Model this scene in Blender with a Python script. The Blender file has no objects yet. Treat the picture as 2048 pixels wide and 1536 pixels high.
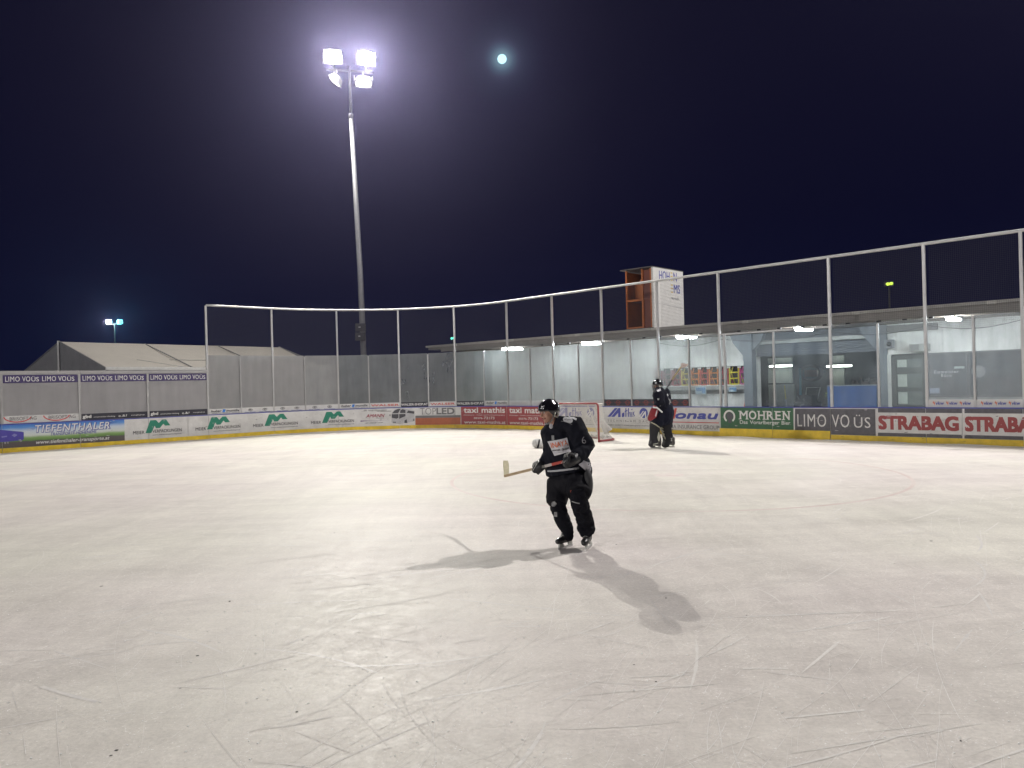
import bpy, bmesh, math, random
from mathutils import Vector, Matrix, noise
from mathutils.bvhtree import BVHTree
random.seed(7)
SC = bpy.context.scene
COL = SC.collection
PI = math.pi

# ------------------------------------------------------------------ camera
F, CAMH, ROLL, CY = 1538.0, 1.95, 0.026, 769.0
RX = Vector((math.cos(ROLL), 0, -math.sin(ROLL)))
UP = Vector((math.sin(ROLL), 0, math.cos(ROLL)))
cam = bpy.data.cameras.new('camera'); camo = bpy.data.objects.new('camera', cam); COL.objects.link(camo)
M = Matrix.Identity(4)
for i in range(3):
    M[i][0] = RX[i]; M[i][1] = UP[i]; M[i][2] = (0, -1, 0)[i]
M[2][3] = CAMH
camo.matrix_world = M
cam.sensor_width = 36; cam.lens = 36 * F / 2048; cam.clip_start = .05; cam.clip_end = 3000
SC.camera = camo

def ray(px, py): return RX * ((px - 1024) / F) + UP * ((CY - py) / F) + Vector((0, 1, 0))

# ------------------------------------------------------------------ sky, exposure
world = bpy.data.worlds.new('World'); SC.world = world; world.use_nodes = True
wn = world.node_tree.nodes; wl = world.node_tree.links
bg = wn['Background']
tc = wn.new('ShaderNodeTexCoord'); sp = wn.new('ShaderNodeSeparateXYZ'); wl.new(tc.outputs['Generated'], sp.inputs[0])
rp = wn.new('ShaderNodeValToRGB'); wl.new(sp.outputs['Z'], rp.inputs[0])
rp.color_ramp.elements[0].position = 0.0; rp.color_ramp.elements[0].color = (.0022, .0036, .0200, 1)
rp.color_ramp.elements[1].position = .55; rp.color_ramp.elements[1].color = (.0030, .0026, .0110, 1)
e = rp.color_ramp.elements.new(.2); e.color = (.0018, .0021, .0130, 1)
mdir = ray(1004, 119).normalized()                           # aureole of the moon in the thin night cloud
nrm = wn.new('ShaderNodeVectorMath'); nrm.operation = 'NORMALIZE'; wl.new(tc.outputs['Generated'], nrm.inputs[0])
dt = wn.new('ShaderNodeVectorMath'); dt.operation = 'DOT_PRODUCT'; wl.new(nrm.outputs[0], dt.inputs[0]); dt.inputs[1].default_value = mdir
cur = rp.outputs[0]
for pw, colr in ((16000, (.13,.24,.27)), (2600, (.030,.040,.060)), (300, (.004,.004,.009))):
    mp_ = wn.new('ShaderNodeMath'); mp_.operation = 'MAXIMUM'; wl.new(dt.outputs['Value'], mp_.inputs[0]); mp_.inputs[1].default_value = 0
    pwn = wn.new('ShaderNodeMath'); pwn.operation = 'POWER'; wl.new(mp_.outputs[0], pwn.inputs[0]); pwn.inputs[1].default_value = pw
    mx_ = wn.new('ShaderNodeMix'); mx_.data_type = 'RGBA'; mx_.blend_type = 'ADD'; mx_.clamp_factor = False
    wl.new(pwn.outputs[0], mx_.inputs[0]); wl.new(cur, mx_.inputs[6]); mx_.inputs[7].default_value = (*colr, 1); cur = mx_.outputs[2]
wl.new(cur, bg.inputs[0]); bg.inputs[1].default_value = 1.0
vs = SC.view_settings; vs.view_transform = 'Standard'; vs.look = 'None'; vs.exposure = 0; vs.gamma = 1; vs.use_curve_mapping = False
SC.render.engine = 'CYCLES'
cy = SC.cycles
cy.use_denoising = True; cy.max_bounces = 8; cy.transparent_max_bounces = 24; cy.volume_bounces = 0
cy.sample_clamp_indirect = 4.0; cy.caustics_reflective = False; cy.caustics_refractive = False

LIGHT_A, LIGHT_B, LIGHT_C, LIGHT_D = 37000, 27500, 26000, 26000      # watts per mast
HAZE = 0.0004

# ------------------------------------------------------------------ helpers
def at(px, py, Y): return ray(px, py) * Y + Vector((0, 0, CAMH))
def ice_at(px, py):
    d = ray(px, py); return d * (CAMH / -d.z) + Vector((0, 0, CAMH))

MATS = {}
def mat(name, col, rough=.6, metal=0, spec=.5, var=.12, scale=6, bump=0, bscale=40, emit=None, estr=0, coat=0, trans=0):
    if name in MATS: return MATS[name]
    m = bpy.data.materials.new(name); m.use_nodes = True; MATS[name] = m
    n = m.node_tree.nodes; l = m.node_tree.links; b = n['Principled BSDF']
    b.inputs['Roughness'].default_value = rough; b.inputs['Metallic'].default_value = metal
    b.inputs['Specular IOR Level'].default_value = spec; b.inputs['Coat Weight'].default_value = coat
    c = (*col, 1)
    if var > 0:
        t = n.new('ShaderNodeTexCoord'); nz = n.new('ShaderNodeTexNoise'); l.new(t.outputs['Object'], nz.inputs['Vector'])
        nz.inputs['Scale'].default_value = scale; nz.inputs['Detail'].default_value = 5; nz.inputs['Roughness'].default_value = .65
        r = n.new('ShaderNodeValToRGB'); l.new(nz.outputs['Fac'], r.inputs[0])
        r.color_ramp.elements[0].position = .3; r.color_ramp.elements[1].position = .7
        r.color_ramp.elements[0].color = (*[x * (1 - var) for x in col], 1)
        r.color_ramp.elements[1].color = (*[min(1, x * (1 + var * .6)) for x in col], 1)
        l.new(r.outputs[0], b.inputs['Base Color'])
        if bump:
            n2 = n.new('ShaderNodeTexNoise'); l.new(t.outputs['Object'], n2.inputs['Vector']); n2.inputs['Scale'].default_value = bscale
            bp = n.new('ShaderNodeBump'); bp.inputs['Strength'].default_value = bump; bp.inputs['Distance'].default_value = .02
            l.new(n2.outputs['Fac'], bp.inputs['Height']); l.new(bp.outputs[0], b.inputs['Normal'])
    else:
        b.inputs['Base Color'].default_value = c
    if emit:
        b.inputs['Emission Color'].default_value = (*emit, 1); b.inputs['Emission Strength'].default_value = estr
    return m

class MB:
    def __init__(s): s.v = []; s.f = []
    def quad(s, a, b, c, d):
        k = len(s.v); s.v += [Vector(a), Vector(b), Vector(c), Vector(d)]; s.f.append((k, k+1, k+2, k+3))
    def hexa(s, p):                      # 8 corners: bottom loop then top loop
        k = len(s.v); s.v += [Vector(q) for q in p]
        s.f += [(k+3, k+2, k+1, k), (k+4, k+5, k+6, k+7)] + [(k+i, k+(i+1) % 4, k+4+(i+1) % 4, k+4+i) for i in range(4)]
    def box(s, c, size, rz=0, mtx=None):
        x, y, z = [q/2 for q in size]; c = Vector(c)
        R = mtx or Matrix.Rotation(rz, 3, 'Z')
        s.hexa([c + R @ Vector(q) for q in ((-x,-y,-z),(x,-y,-z),(x,y,-z),(-x,y,-z),(-x,-y,z),(x,-y,z),(x,y,z),(-x,y,z))])
    def bar(s, a, b, w, d=None, up=(0,0,1)):
        a = Vector(a); b = Vector(b); t = (b-a).normalized(); d = d or w
        u = Vector(up)
        if abs(t.dot(u)) > .98: u = Vector((1,0,0))
        x = t.cross(u).normalized()*w/2; y = x.normalized().cross(t).normalized()*d/2
        s.hexa([a-x-y, a+x-y, a+x+y, a-x+y, b-x-y, b+x-y, b+x+y, b-x+y])
    def tube(s, pts, rad, n=8, cap=True, side=None):
        """closed tube; rad items are r or (r_side, r_other); round caps when cap == 'round'"""
        pts = [Vector(p) for p in pts]; N = len(pts)
        if not isinstance(rad, (list, tuple)): rad = [rad]*N
        rr = [r if isinstance(r, (list, tuple)) else (r, r) for r in rad]
        if cap == 'round':
            P2, R2 = [], []
            t0 = (pts[1]-pts[0]).normalized(); t1 = (pts[-1]-pts[-2]).normalized()
            for k in (.99, .8, .45): P2.append(pts[0]-t0*min(rr[0])*k); q = math.sqrt(1-k*k); R2.append((rr[0][0]*q, rr[0][1]*q))
            P2 += pts; R2 += rr
            for k in (.45, .8, .99): P2.append(pts[-1]+t1*min(rr[-1])*k); q = math.sqrt(1-k*k); R2.append((rr[-1][0]*q, rr[-1][1]*q))
            pts, rr, N = P2, R2, len(P2)
        base = len(s.v); prev = None
        for i, p in enumerate(pts):
            t = (pts[min(i+1, N-1)] - pts[max(i-1, 0)]).normalized()
            if side is not None: x = Vector(side) - t*t.dot(Vector(side))
            elif prev is None:
                u = Vector((0,0,1)) if abs(t.z) < .9 else Vector((1,0,0)); x = t.cross(u)
            else: x = prev - t*t.dot(prev)
            x.normalize(); prev = x; y = t.cross(x)
            for k in range(n):
                a = 2*PI*k/n; s.v.append(p + x*math.cos(a)*rr[i][0] + y*math.sin(a)*rr[i][1])
        for i in range(N-1):
            for k in range(n):
                a = base+i*n+k; b = base+i*n+(k+1) % n; s.f.append((a, b, b+n, a+n))
        if cap:
            s.f.append(tuple(base+k for k in reversed(range(n)))); s.f.append(tuple(base+(N-1)*n+k for k in range(n)))
    def ell(s, c, r, mtx=None, nu=16, nv=10):
        c = Vector(c); R = mtx or Matrix.Identity(3); base = len(s.v)
        for j in range(1, nv):
            th = PI*j/nv
            for i in range(nu):
                ph = 2*PI*i/nu
                s.v.append(c + R @ Vector((r[0]*math.sin(th)*math.cos(ph), r[1]*math.sin(th)*math.sin(ph), r[2]*math.cos(th))))
        top = len(s.v); s.v.append(c + R @ Vector((0,0,r[2]))); bot = len(s.v); s.v.append(c - R @ Vector((0,0,r[2])))
        for j in range(nv-2):
            for i in range(nu):
                a = base+j*nu+i; b = base+j*nu+(i+1) % nu; s.f.append((a, a+nu, b+nu, b))
        for i in range(nu):
            s.f.append((top, base+i, base+(i+1) % nu)); k = base+(nv-2)*nu; s.f.append((bot, k+(i+1) % nu, k+i))
    def prism(s, poly, ext):
        k = len(s.v); n = len(poly); ext = Vector(ext)
        s.v += [Vector(p) for p in poly] + [Vector(p)+ext for p in poly]
        s.f += [tuple(range(k+n-1, k-1, -1)), tuple(range(k+n, k+2*n))] + [(k+i, k+(i+1) % n, k+n+(i+1) % n, k+n+i) for i in range(n)]
    def mesh(s, name):
        me = bpy.data.meshes.new(name); me.from_pydata([tuple(v) for v in s.v], [], s.f); me.update(); return me
    def build(s, name, m, parent=None, smooth=False, fix=True):
        me = s.mesh(name)
        if fix:
            bm = bmesh.new(); bm.from_mesh(me); bmesh.ops.recalc_face_normals(bm, faces=bm.faces); bm.to_mesh(me); bm.free()
        o = link(name, me, m, parent, smooth)
        if name == 'small_print': o['kind'] = 'stuff'
        return o

def link(name, me, m, parent=None, smooth=False):
    o = bpy.data.objects.new(name, me); COL.objects.link(o)
    if m and not me.materials: me.materials.append(m)
    if smooth:
        for p in me.polygons: p.use_smooth = True
    if parent is not None:
        o.parent = parent
        if parent.type == 'EMPTY': o.matrix_parent_inverse = Matrix.Translation(-parent.location)
    return o

def thing(name, label, cat, loc=(0,0,0), group=None):
    o = bpy.data.objects.new(name, None); COL.objects.link(o); o.location = loc; o.empty_display_size = .2
    o['label'] = label; o['category'] = cat
    if group: o['group'] = group
    return o
def tag(o, label, cat, group=None):
    o['label'] = label; o['category'] = cat
    if group: o['group'] = group
    return o
def setting(o, kind='structure'): o['kind'] = kind; return o
def dup(root, loc, rotz=0, label=None):
    r = root.copy(); COL.objects.link(r); r.location = loc; r.rotation_euler = (0,0,rotz)
    if label: r['label'] = label
    def kids(src, dst):
        for ch in list(src.children):
            c = ch.copy(); COL.objects.link(c); c.parent = dst; kids(ch, c)
    kids(root, r)
    return r

def evaluated(me, mods):
    o = bpy.data.objects.new('tmp', me); COL.objects.link(o)
    for kind, kw in mods:
        md = o.modifiers.new('m', kind)
        for k, v in kw.items(): setattr(md, k, v)
    dg = bpy.context.evaluated_depsgraph_get(); out = bpy.data.meshes.new_from_object(o.evaluated_get(dg))
    bpy.data.objects.remove(o); bpy.data.meshes.remove(me)
    return out
def sculpt(name, mb, m, parent, voxel=.012, it=6, wr=0, wscale=(14,14,14), seed=0):
    me = mb.mesh(name)
    bm = bmesh.new(); bm.from_mesh(me); bmesh.ops.recalc_face_normals(bm, faces=bm.faces); bm.to_mesh(me); bm.free()
    me = evaluated(me, [('REMESH', dict(mode='VOXEL', voxel_size=voxel)), ('SMOOTH', dict(factor=.5, iterations=it))])
    me.name = name
    if wr:
        nrm = [v.normal.copy() for v in me.vertices]
        for v, n in zip(me.vertices, nrm):
            p = Vector((v.co.x*wscale[0]+seed, v.co.y*wscale[1], v.co.z*wscale[2]))
            a = noise.noise(p) + .5*noise.noise(p*2.1)
            a = -abs(a)*1.6 + .5
            v.co += n*a*wr
    return link(name, me, m, parent, True)

_tc = {}
def glyphs(body, bold=0, shear=0, space=1.0):
    k = (body, bold, shear, space)
    if k in _tc: return _tc[k]
    cu = bpy.data.curves.new('txt', 'FONT'); cu.body = body; cu.size = 1; cu.offset = bold; cu.shear = shear
    cu.space_character = space; cu.resolution_u = 3
    o = bpy.data.objects.new('txt', cu); COL.objects.link(o)
    dg = bpy.context.evaluated_depsgraph_get(); me = bpy.data.meshes.new_from_object(o.evaluated_get(dg))
    vv = [(v.co.x, v.co.y) for v in me.vertices]; ff = [tuple(p.vertices) for p in me.polygons]
    bpy.data.objects.remove(o); bpy.data.curves.remove(cu); bpy.data.meshes.remove(me)
    x0 = min(v[0] for v in vv); x1 = max(v[0] for v in vv); y0 = min(v[1] for v in vv); y1 = max(v[1] for v in vv)
    vv = [((x-x0)/(x1-x0), (y-y0)/(y1-y0)) for x, y in vv]
    _tc[k] = (vv, ff); return _tc[k]
def put_text(mb, fn, body, bold=0, shear=0, space=1.0):
    """fn(u, v) maps the unit box of the text to a point"""
    vv, ff = glyphs(body, bold, shear, space); k = len(mb.v)
    mb.v += [fn(u, v) for u, v in vv]; mb.f += [tuple(k+i for i in f) for f in ff]

# ------------------------------------------------------------------ the rink outline
RC = Vector((-5.4126, 38.5644, 0)); TH = .79955; RAD = 7.488
EE = Vector((math.cos(TH), -math.sin(TH), 0)); LL = Vector((math.sin(TH), math.cos(TH), 0))
A0 = RC - LL*RAD; CEN = A0 + EE*RAD; B0 = CEN + LL*RAD; SARC = RAD*PI/2
def PS(s, z=0, off=0):
    """point on the boards: s metres along the inner face, off metres towards the ice"""
    if s < 0: p = A0 + LL*s; n = EE
    elif s < SARC:
        a = s/RAD; n = EE*math.cos(a) - LL*math.sin(a); p = CEN - n*RAD
    else: p = B0 + EE*(s-SARC); n = -LL
    return p + n*off + Vector((0, 0, z))
_az = []
for i in range(6001):
    s = -34 + i*.0125
    p = PS(s)
    if p.y > 2: _az.append((p.x/p.y, s))
def s_dir(r):
    lo, hi = 0, len(_az)-1
    while hi-lo > 1:
        m = (lo+hi)//2
        if _az[m][0] < r: lo = m
        else: hi = m
    a, b = _az[lo], _az[hi]; t = (r-a[0])/(b[0]-a[0]); return a[1] + (b[1]-a[1])*t
def bpx(px, py):
    d = ray(px, py); s = s_dir(d.x/d.y); p = PS(s); return s, CAMH + d.z*p.y/d.y
def spx(px, z=.0):
    """arc length at image column px for a board point of height z"""
    py = 860
    for _ in range(3):
        s, zz = bpx(px, py); p = PS(s); py -= (z-zz)*F/p.y
    return s
def strip(mb, s0, s1, z0, z1, off, th=0, step=.25):
    """curved sheet (th = 0) or slab along the boards"""
    n = max(1, int(math.ceil((s1-s0)/step)))
    for i in range(n):
        a = s0+(s1-s0)*i/n; b = s0+(s1-s0)*(i+1)/n
        if th == 0: mb.quad(PS(a,z0,off), PS(b,z0,off), PS(b,z1,off), PS(a,z1,off))
    if th:
        k = len(mb.v)
        for i in range(n+1):
            a = s0+(s1-s0)*i/n
            mb.v += [PS(a,z0,off), PS(a,z1,off), PS(a,z1,off-th), PS(a,z0,off-th)]
        for i in range(n):
            for j in range(4):
                q = k+i*4+j; r = k+i*4+(j+1) % 4; mb.f.append((q, q+4, r+4, r))
        mb.f += [(k, k+1, k+2, k+3), (k+n*4+3, k+n*4+2, k+n*4+1, k+n*4)]
def btext(mb, body, x0, x1, z0, z1, off, bold=0, shear=0, space=1.0):
    s0, s1 = spx(x0, (z0+z1)/2), spx(x1, (z0+z1)/2)
    if bold <= 0:
        put_text(mb, lambda u, v: PS(s0+(s1-s0)*u, z0+(z1-z0)*v, off), body, bold, shear, space); return
    k = bold*(z1-z0)*1.1                      # heavier strokes: the same outline laid five times, each a hair prouder
    for i, (dx, dz) in enumerate(((-k,-k), (k,-k), (-k,k), (k,k), (0,0))):
        put_text(mb, lambda u, v: PS(s0+k+(s1-s0-2*k)*u+dx, z0+k+(z1-z0-2*k)*v+dz, off+i*.0004), body, 0, shear, space)
def bpoly(mb, pts, off):
    """polygon given as (image column, height) pairs"""
    me = bmesh.new(); vs_ = [me.verts.new((spx(x, z), z, 0)) for x, z in pts]; me.faces.new(vs_)
    bmesh.ops.triangulate(me, faces=me.faces); me.verts.index_update(); k = len(mb.v)
    mb.v += [PS(v.co.x, v.co.y, off) for v in me.verts]; mb.f += [tuple(k+v.index for v in f.verts) for f in me.faces]; me.free()
def bring(mb, cx, z, rw, rh, w, off, a0=0, a1=2*PI, n=24, inner=None):
    """ring or arc drawn on the boards, radii in metres; w = stroke width"""
    sc = spx(cx, z)
    for i in range(n):
        q = []
        for a, k in ((a0+(a1-a0)*i/n, 1), (a0+(a1-a0)*(i+1)/n, 1), (a0+(a1-a0)*(i+1)/n, 0), (a0+(a1-a0)*i/n, 0)):
            f = w*(1-k)
            q.append(PS(sc+(rw-f)*math.cos(a), z+(rh-f)*math.sin(a), off))
        mb.quad(*q)
def dashes(mb, x0, x1, z0, z1, off, seed=0):
    """a line of print too small to read"""
    r = random.Random(seed); s = spx(x0, z0); s1 = spx(x1, z0); h = z1-z0
    while s < s1:
        w = h*r.uniform(.25, .6)
        if r.random() > .14: mb.quad(PS(s,z0,off), PS(min(s+w,s1),z0,off), PS(min(s+w,s1),z0+h*r.uniform(.6,1),off), PS(s,z0+h*r.uniform(.6,1),off))
        s += w + h*.14

# ------------------------------------------------------------------ ice and ground
def ice_material():
    m = bpy.data.materials.new('ice'); m.use_nodes = True; n = m.node_tree.nodes; l = m.node_tree.links; b = n['Principled BSDF']
    t = n.new('ShaderNodeTexCoord')
    def nz(scale, det, rough, sc=(1,1,1), rot=0, dist=0):
        mp = n.new('ShaderNodeMapping'); mp.inputs['Scale'].default_value = sc; mp.inputs['Rotation'].default_value = (0,0,rot)
        l.new(t.outputs['Object'], mp.inputs[0]); q = n.new('ShaderNodeTexNoise'); l.new(mp.outputs[0], q.inputs['Vector'])
        q.inputs['Scale'].default_value = scale; q.inputs['Detail'].default_value = det; q.inputs['Roughness'].default_value = rough
        q.inputs['Distortion'].default_value = dist; return q.outputs['Fac']
    def ramp(src, p0, p1, c0, c1):
        r = n.new('ShaderNodeValToRGB'); l.new(src, r.inputs[0]); r.color_ramp.elements[0].position = p0; r.color_ramp.elements[1].position = p1
        r.color_ramp.elements[0].color = (*c0, 1); r.color_ramp.elements[1].color = (*c1, 1); return r.outputs[0]
    def mix(mode, f, a, c):
        q = n.new('ShaderNodeMix'); q.data_type = 'RGBA'; q.blend_type = mode
        if isinstance(f, float): q.inputs[0].default_value = f
        else: l.new(f, q.inputs[0])
        l.new(a, q.inputs[6])
        if isinstance(c, tuple): q.inputs[7].default_value = (*c, 1)
        else: l.new(c, q.inputs[7])
        return q.outputs[2]
    def math_(op, a, v):
        q = n.new('ShaderNodeMath'); q.operation = op; l.new(a, q.inputs[0])
        if isinstance(v, float): q.inputs[1].default_value = v
        else: l.new(v, q.inputs[1])
        return q.outputs[0]
    big = nz(.35, 4, .6, dist=.6); streak = nz(1.1, 6, .7, (.35,1.5,1), .55, .4); streak2 = nz(1.3, 6, .7, (1.6,.3,1), .2, .5)
    fine = nz(34, 3, .7); mid = nz(7, 6, .72); vfine = nz(140, 2, .6)
    c = ramp(big, .3, .7, (.655,.622,.585), (.745,.709,.664))
    hue = ramp(nz(.16, 2, .5), .38, .62, (.985,1.0,.955), (1.0,.975,.985))
    c = mix('MULTIPLY', 1.0, c, hue)
    c = mix('MULTIPLY', 1.0, c, ramp(streak, .34, .62, (.90,.895,.895), (1.03,1.03,1.03)))
    c = mix('MULTIPLY', 1.0, c, ramp(streak2, .36, .60, (.93,.925,.93), (1.02,1.02,1.02)))
    c = mix('MULTIPLY', 1.0, c, ramp(mid, .33, .68, (.93,.93,.93), (1.05,1.05,1.05)))
    c = mix('MULTIPLY', 1.0, c, ramp(fine, .35, .65, (.90,.90,.90), (1.06,1.06,1.06)))
    sn = ramp(math_('MULTIPLY', nz(55, 2, .7), ramp(mid, .4, .6, (.85,)*3, (1.1,)*3)), .655, .70, (0,0,0), (1,1,1))   # snow crumbs and sparkles, painted in as white specks
    c = mix('MIX', sn, c, (.90,.89,.87))
    l.new(c, b.inputs['Base Color'])
    l.new(ramp(mid, .3, .7, (.40,)*3, (.70,)*3), b.inputs['Roughness'])
    b.inputs['Specular IOR Level'].default_value = .30; b.inputs['IOR'].default_value = 1.31
    bp = n.new('ShaderNodeBump'); bp.inputs['Strength'].default_value = .35; bp.inputs['Distance'].default_value = .012
    h = math_('ADD', math_('MULTIPLY', fine, .5), math_('ADD', math_('MULTIPLY', vfine, .25), math_('MULTIPLY', streak, 1.2)))
    l.new(h, bp.inputs['Height']); l.new(bp.outputs[0], b.inputs['Normal'])
    return m
mb = MB()
out = [PS(-58+i*4, 0, -.03) for i in range(14)] + [PS(i*SARC/40, 0, -.03) for i in range(41)] + [PS(SARC+i*2, 0, -.03) for i in range(1, 19)]
out += [out[-1]-LL*66, out[0]-LL*.4+EE*(36+RAD)]
mb.v = out; mb.f = [tuple(range(len(out)-1, -1, -1))]
setting(mb.build('ice', ice_material()))
mb = MB(); mb.quad((-900,-900,-.06), (900,-900,-.06), (900,900,-.06), (-900,900,-.06))
setting(mb.build('ground', mat('asphalt', (.05,.05,.055), .9, var=.3, scale=3)))

def worn(m, lo, hi, sc):
    """paint seen in patches through scraped ice"""
    n = m.node_tree.nodes; l = m.node_tree.links; b = n['Principled BSDF']; t = n.new('ShaderNodeTexCoord'); q = n.new('ShaderNodeTexNoise'); l.new(t.outputs['Object'], q.inputs['Vector'])
    q.inputs['Scale'].default_value = sc; q.inputs['Detail'].default_value = 6; q.inputs['Roughness'].default_value = .7; r = n.new('ShaderNodeMapRange'); l.new(q.outputs['Fac'], r.inputs[0])
    r.inputs[1].default_value = .40; r.inputs[2].default_value = .66; r.inputs[3].default_value = lo; r.inputs[4].default_value = hi
    src = b.inputs['Base Color'].links[0].from_socket; mx = n.new('ShaderNodeMix'); mx.data_type = 'RGBA'; l.new(r.outputs[0], mx.inputs[0]); mx.inputs[6].default_value = (.70,.667,.625,1); l.new(src, mx.inputs[7]); l.new(mx.outputs[2], b.inputs['Base Color']); return m
m_red_line = worn(mat('faded_red_line', (.55,.40,.37), .5, var=.22, scale=9), .30, .95, .30)
def ring(name, c, r, w, z=.0005, n=72, m=m_red_line):
    mb = MB()
    for i in range(n):
        a, b = 2*PI*i/n, 2*PI*(i+1)/n
        P = lambda q, k: (c.x+k*math.cos(q), c.y+k*math.sin(q), z)
        mb.quad(P(a, max(r-w/2, .001)), P(a, r+w/2), P(b, r+w/2), P(b, max(r-w/2, .001)))
    return setting(mb.build(name, m))
FC = ice_at(1338, 951)
ring('face_off_circle', FC, 4.45, .07)
ring('face_off_spot', FC, .15, .30, m=worn(mat('faded_red_spot', (.60,.46,.43), .5, var=.25, scale=9), .2, .8, 5))
mb = MB()
for a in (-1, 1):
    for b in (-1, 1):
        p = FC + EE*a*.5 + LL*b*.65; mb.bar(p+Vector((0,0,.0006)), p+EE*a*.9+Vector((0,0,.0006)), .05, .0003)
        mb.bar(p+Vector((0,0,.0007)), p+LL*b*1.0+Vector((0,0,.0007)), .05, .0003)
setting(mb.build('face_off_marks', worn(mat('faded_red_mark', (.60,.48,.46), .5, var=.2, scale=9), .05, .7, 2.5)))
GP = ice_at(1198, 885.5)                                   # near goal post
mb = MB(); mb.bar(GP-EE*9+Vector((0,0,.0006)), GP+EE*16+Vector((0,0,.0006)), .05, .0003)
setting(mb.build('goal_line', worn(mat('faded_goal_line', (.68,.56,.54), .5, var=.15, scale=5), .0, .6, .5)))

# skate marks: thin furrows of snow and wet grey smears, too many to count
def skate_marks(name, m, count, wid, lens, seed, zone, z0, heads=None):
    r = random.Random(seed); mb = MB(); z = z0
    for _ in range(count):
        Y = zone[0] + (zone[1]-zone[0])*r.random()**zone[2]; X = r.uniform(-.72, .72)*Y
        L = r.uniform(*lens)*r.uniform(.4, 1); a = r.choice(heads)+r.gauss(0, .35) if heads else r.uniform(0, PI)
        k = r.gauss(0, .22)*r.choice((.3, 1, 1, 2.2)); w = r.uniform(*wid); st = .10; p = Vector((X, Y, z)); last = None
        solid = r.random() < .45; on = True
        for i in range(int(L/st)):
            a += k*st; p = p + Vector((math.cos(a), math.sin(a), 0))*st
            q = (p-RC); inside = q.dot(EE) > .3 and q.dot(LL) < -.3
            if q.dot(EE) < RAD and q.dot(LL) > -RAD: inside = inside and (p-CEN).length < RAD-.3
            if not solid and r.random() < .22: on = not on
            if not inside or not on: last = None; continue
            f = min(1, i/4+.2, (L/st-i)/5+.2)*r.uniform(.55, 1.15); nv = Vector((-math.sin(a), math.cos(a), 0))*w*f/2
            cur = (p-nv, p+nv)
            if last: mb.quad(last[0], cur[0], cur[1], last[1])
            last = cur
        z += .6e-6
    o = mb.build(name, m, fix=False); o['kind'] = 'stuff'; return o
m_mark = worn(mat('snow_furrow', (.88,.865,.84), .8, var=.10, scale=30), .35, 1, 45)
skate_marks('skate_furrows', m_mark, 1500, (.0016,.0048), (.3,3.0), 11, (1.7,13,1.5), .0017, (.5, .9, 1.3, 2.2))
skate_marks('skate_scuffs', worn(mat('wet_scuff', (.57,.555,.545), .55, var=.14, scale=12), 0, .85, 14), 620, (.008,.034), (.2,2.2), 6, (4.5,32,1.1), .0009, (.25,.5,.9,2.8))
skate_marks('snow_scrapings', worn(mat('snow_scraping', (.80,.78,.75), .9, var=.12, scale=18), 0, .9, 20), 420, (.008,.03), (.2,1.6), 9, (2.4,24,1.2), .0014, (.2,.5,.8))
r = random.Random(3); mb = MB()
for i in range(1500):
    Y = 1.6 + 8*r.random()**1.6; X = r.uniform(-.7,.7)*Y; q = r.uniform(.0015,.005)
    mb.box((X, Y, q*.4), (q*2, q*1.6, q), r.random()*3)
o = mb.build('snow_crumbs', mat('snow_crumb', (.93,.93,.92), .7, var=0)); o['kind'] = 'stuff'
mb = MB()
for i in range(40):
    Y = 1.8 + 9*r.random()**1.3; X = r.uniform(-.7,.7)*Y; q = r.uniform(.002,.006)
    mb.box((X, Y, q*.3), (q*r.uniform(2,7), q*2, q*.6), r.gauss(.2,.5))
o = mb.build('dirt_specks', mat('dirt', (.10,.09,.085), .9, var=0)); o['kind'] = 'stuff'

# ------------------------------------------------------------------ dasher boards
HB = 1.01
WHITE = mat('white_board', (.65,.645,.63), .45, var=.17, scale=2.2)
YEL = mat('yellow_kick_plate', (.80,.57,.04), .45, var=.22, scale=4)
BLUE = mat('blue_cap', (.055,.065,.34), .4, var=.1)
GREY = mat('charcoal_print', (.085,.085,.095), .45, var=.12, scale=5)
RED = mat('red_print', (.32,.058,.062), .5, var=.1)
ORANGE = mat('orange_print', (.62,.13,.035), .5, var=.1)
GREEN = mat('green_print', (.035,.125,.055), .5, var=.15, scale=4)
MGREEN = mat('emerald_print', (.02,.22,.14), .5, var=.08)
PRINTW = mat('white_print', (.74,.74,.72), .5, var=.05)
PRINTB = mat('black_print', (.035,.035,.04), .5, var=.1)
PRINTBLUE = mat('blue_print', (.06,.075,.33), .5, var=.08)
PRINTG = mat('grey_print', (.17,.17,.17), .5, var=.08)
MARO = mat('maroon_print', (.30,.02,.05), .5, var=.08)
FAINT = mat('faint_print', (.40,.40,.41), .5, var=.08)

S0, S1 = spx(0)-9, spx(2048)+8
TALL = [418,549,678,800,911,1015,1106,1205,1317,1440,1662,1853,2048]
SHORT = [484,612,739,857,968,1060,1157,1262,1378,1450,1548,1757,1949]
LEFT = [5,161,298]
bt = thing('dasher_boards', 'white rink dasher boards covered in adverts above a yellow kick plate', 'rink boards', PS(spx(1015), 0, -.1))
joints = [spx(5)-6, spx(5)-3] + [spx(x) for x in (5,161,298)+tuple(TALL[:9])+(1440,1546,1662,1853,2048)]
joints += [joints[-1]+2.4, joints[-1]+4.8]
for a, b in zip(joints[:-1], joints[1:]):
    mb = MB(); strip(mb, a+.006, b-.006, .03, HB-.03, 0, .06); mb.build('board_panel', WHITE, bt)
    hi = .285 if a > spx(1430) and b < spx(1670) else .175
    mb = MB(); strip(mb, a+.007, b-.007, 0, hi, .014+(.012 if hi > .2 else 0), .02); mb.build('kick_plate', YEL, bt)
    mb = MB(); strip(mb, a+.003, b-.003, HB-.03, HB, .008, .10); mb.build('cap_rail', BLUE, bt)
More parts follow.
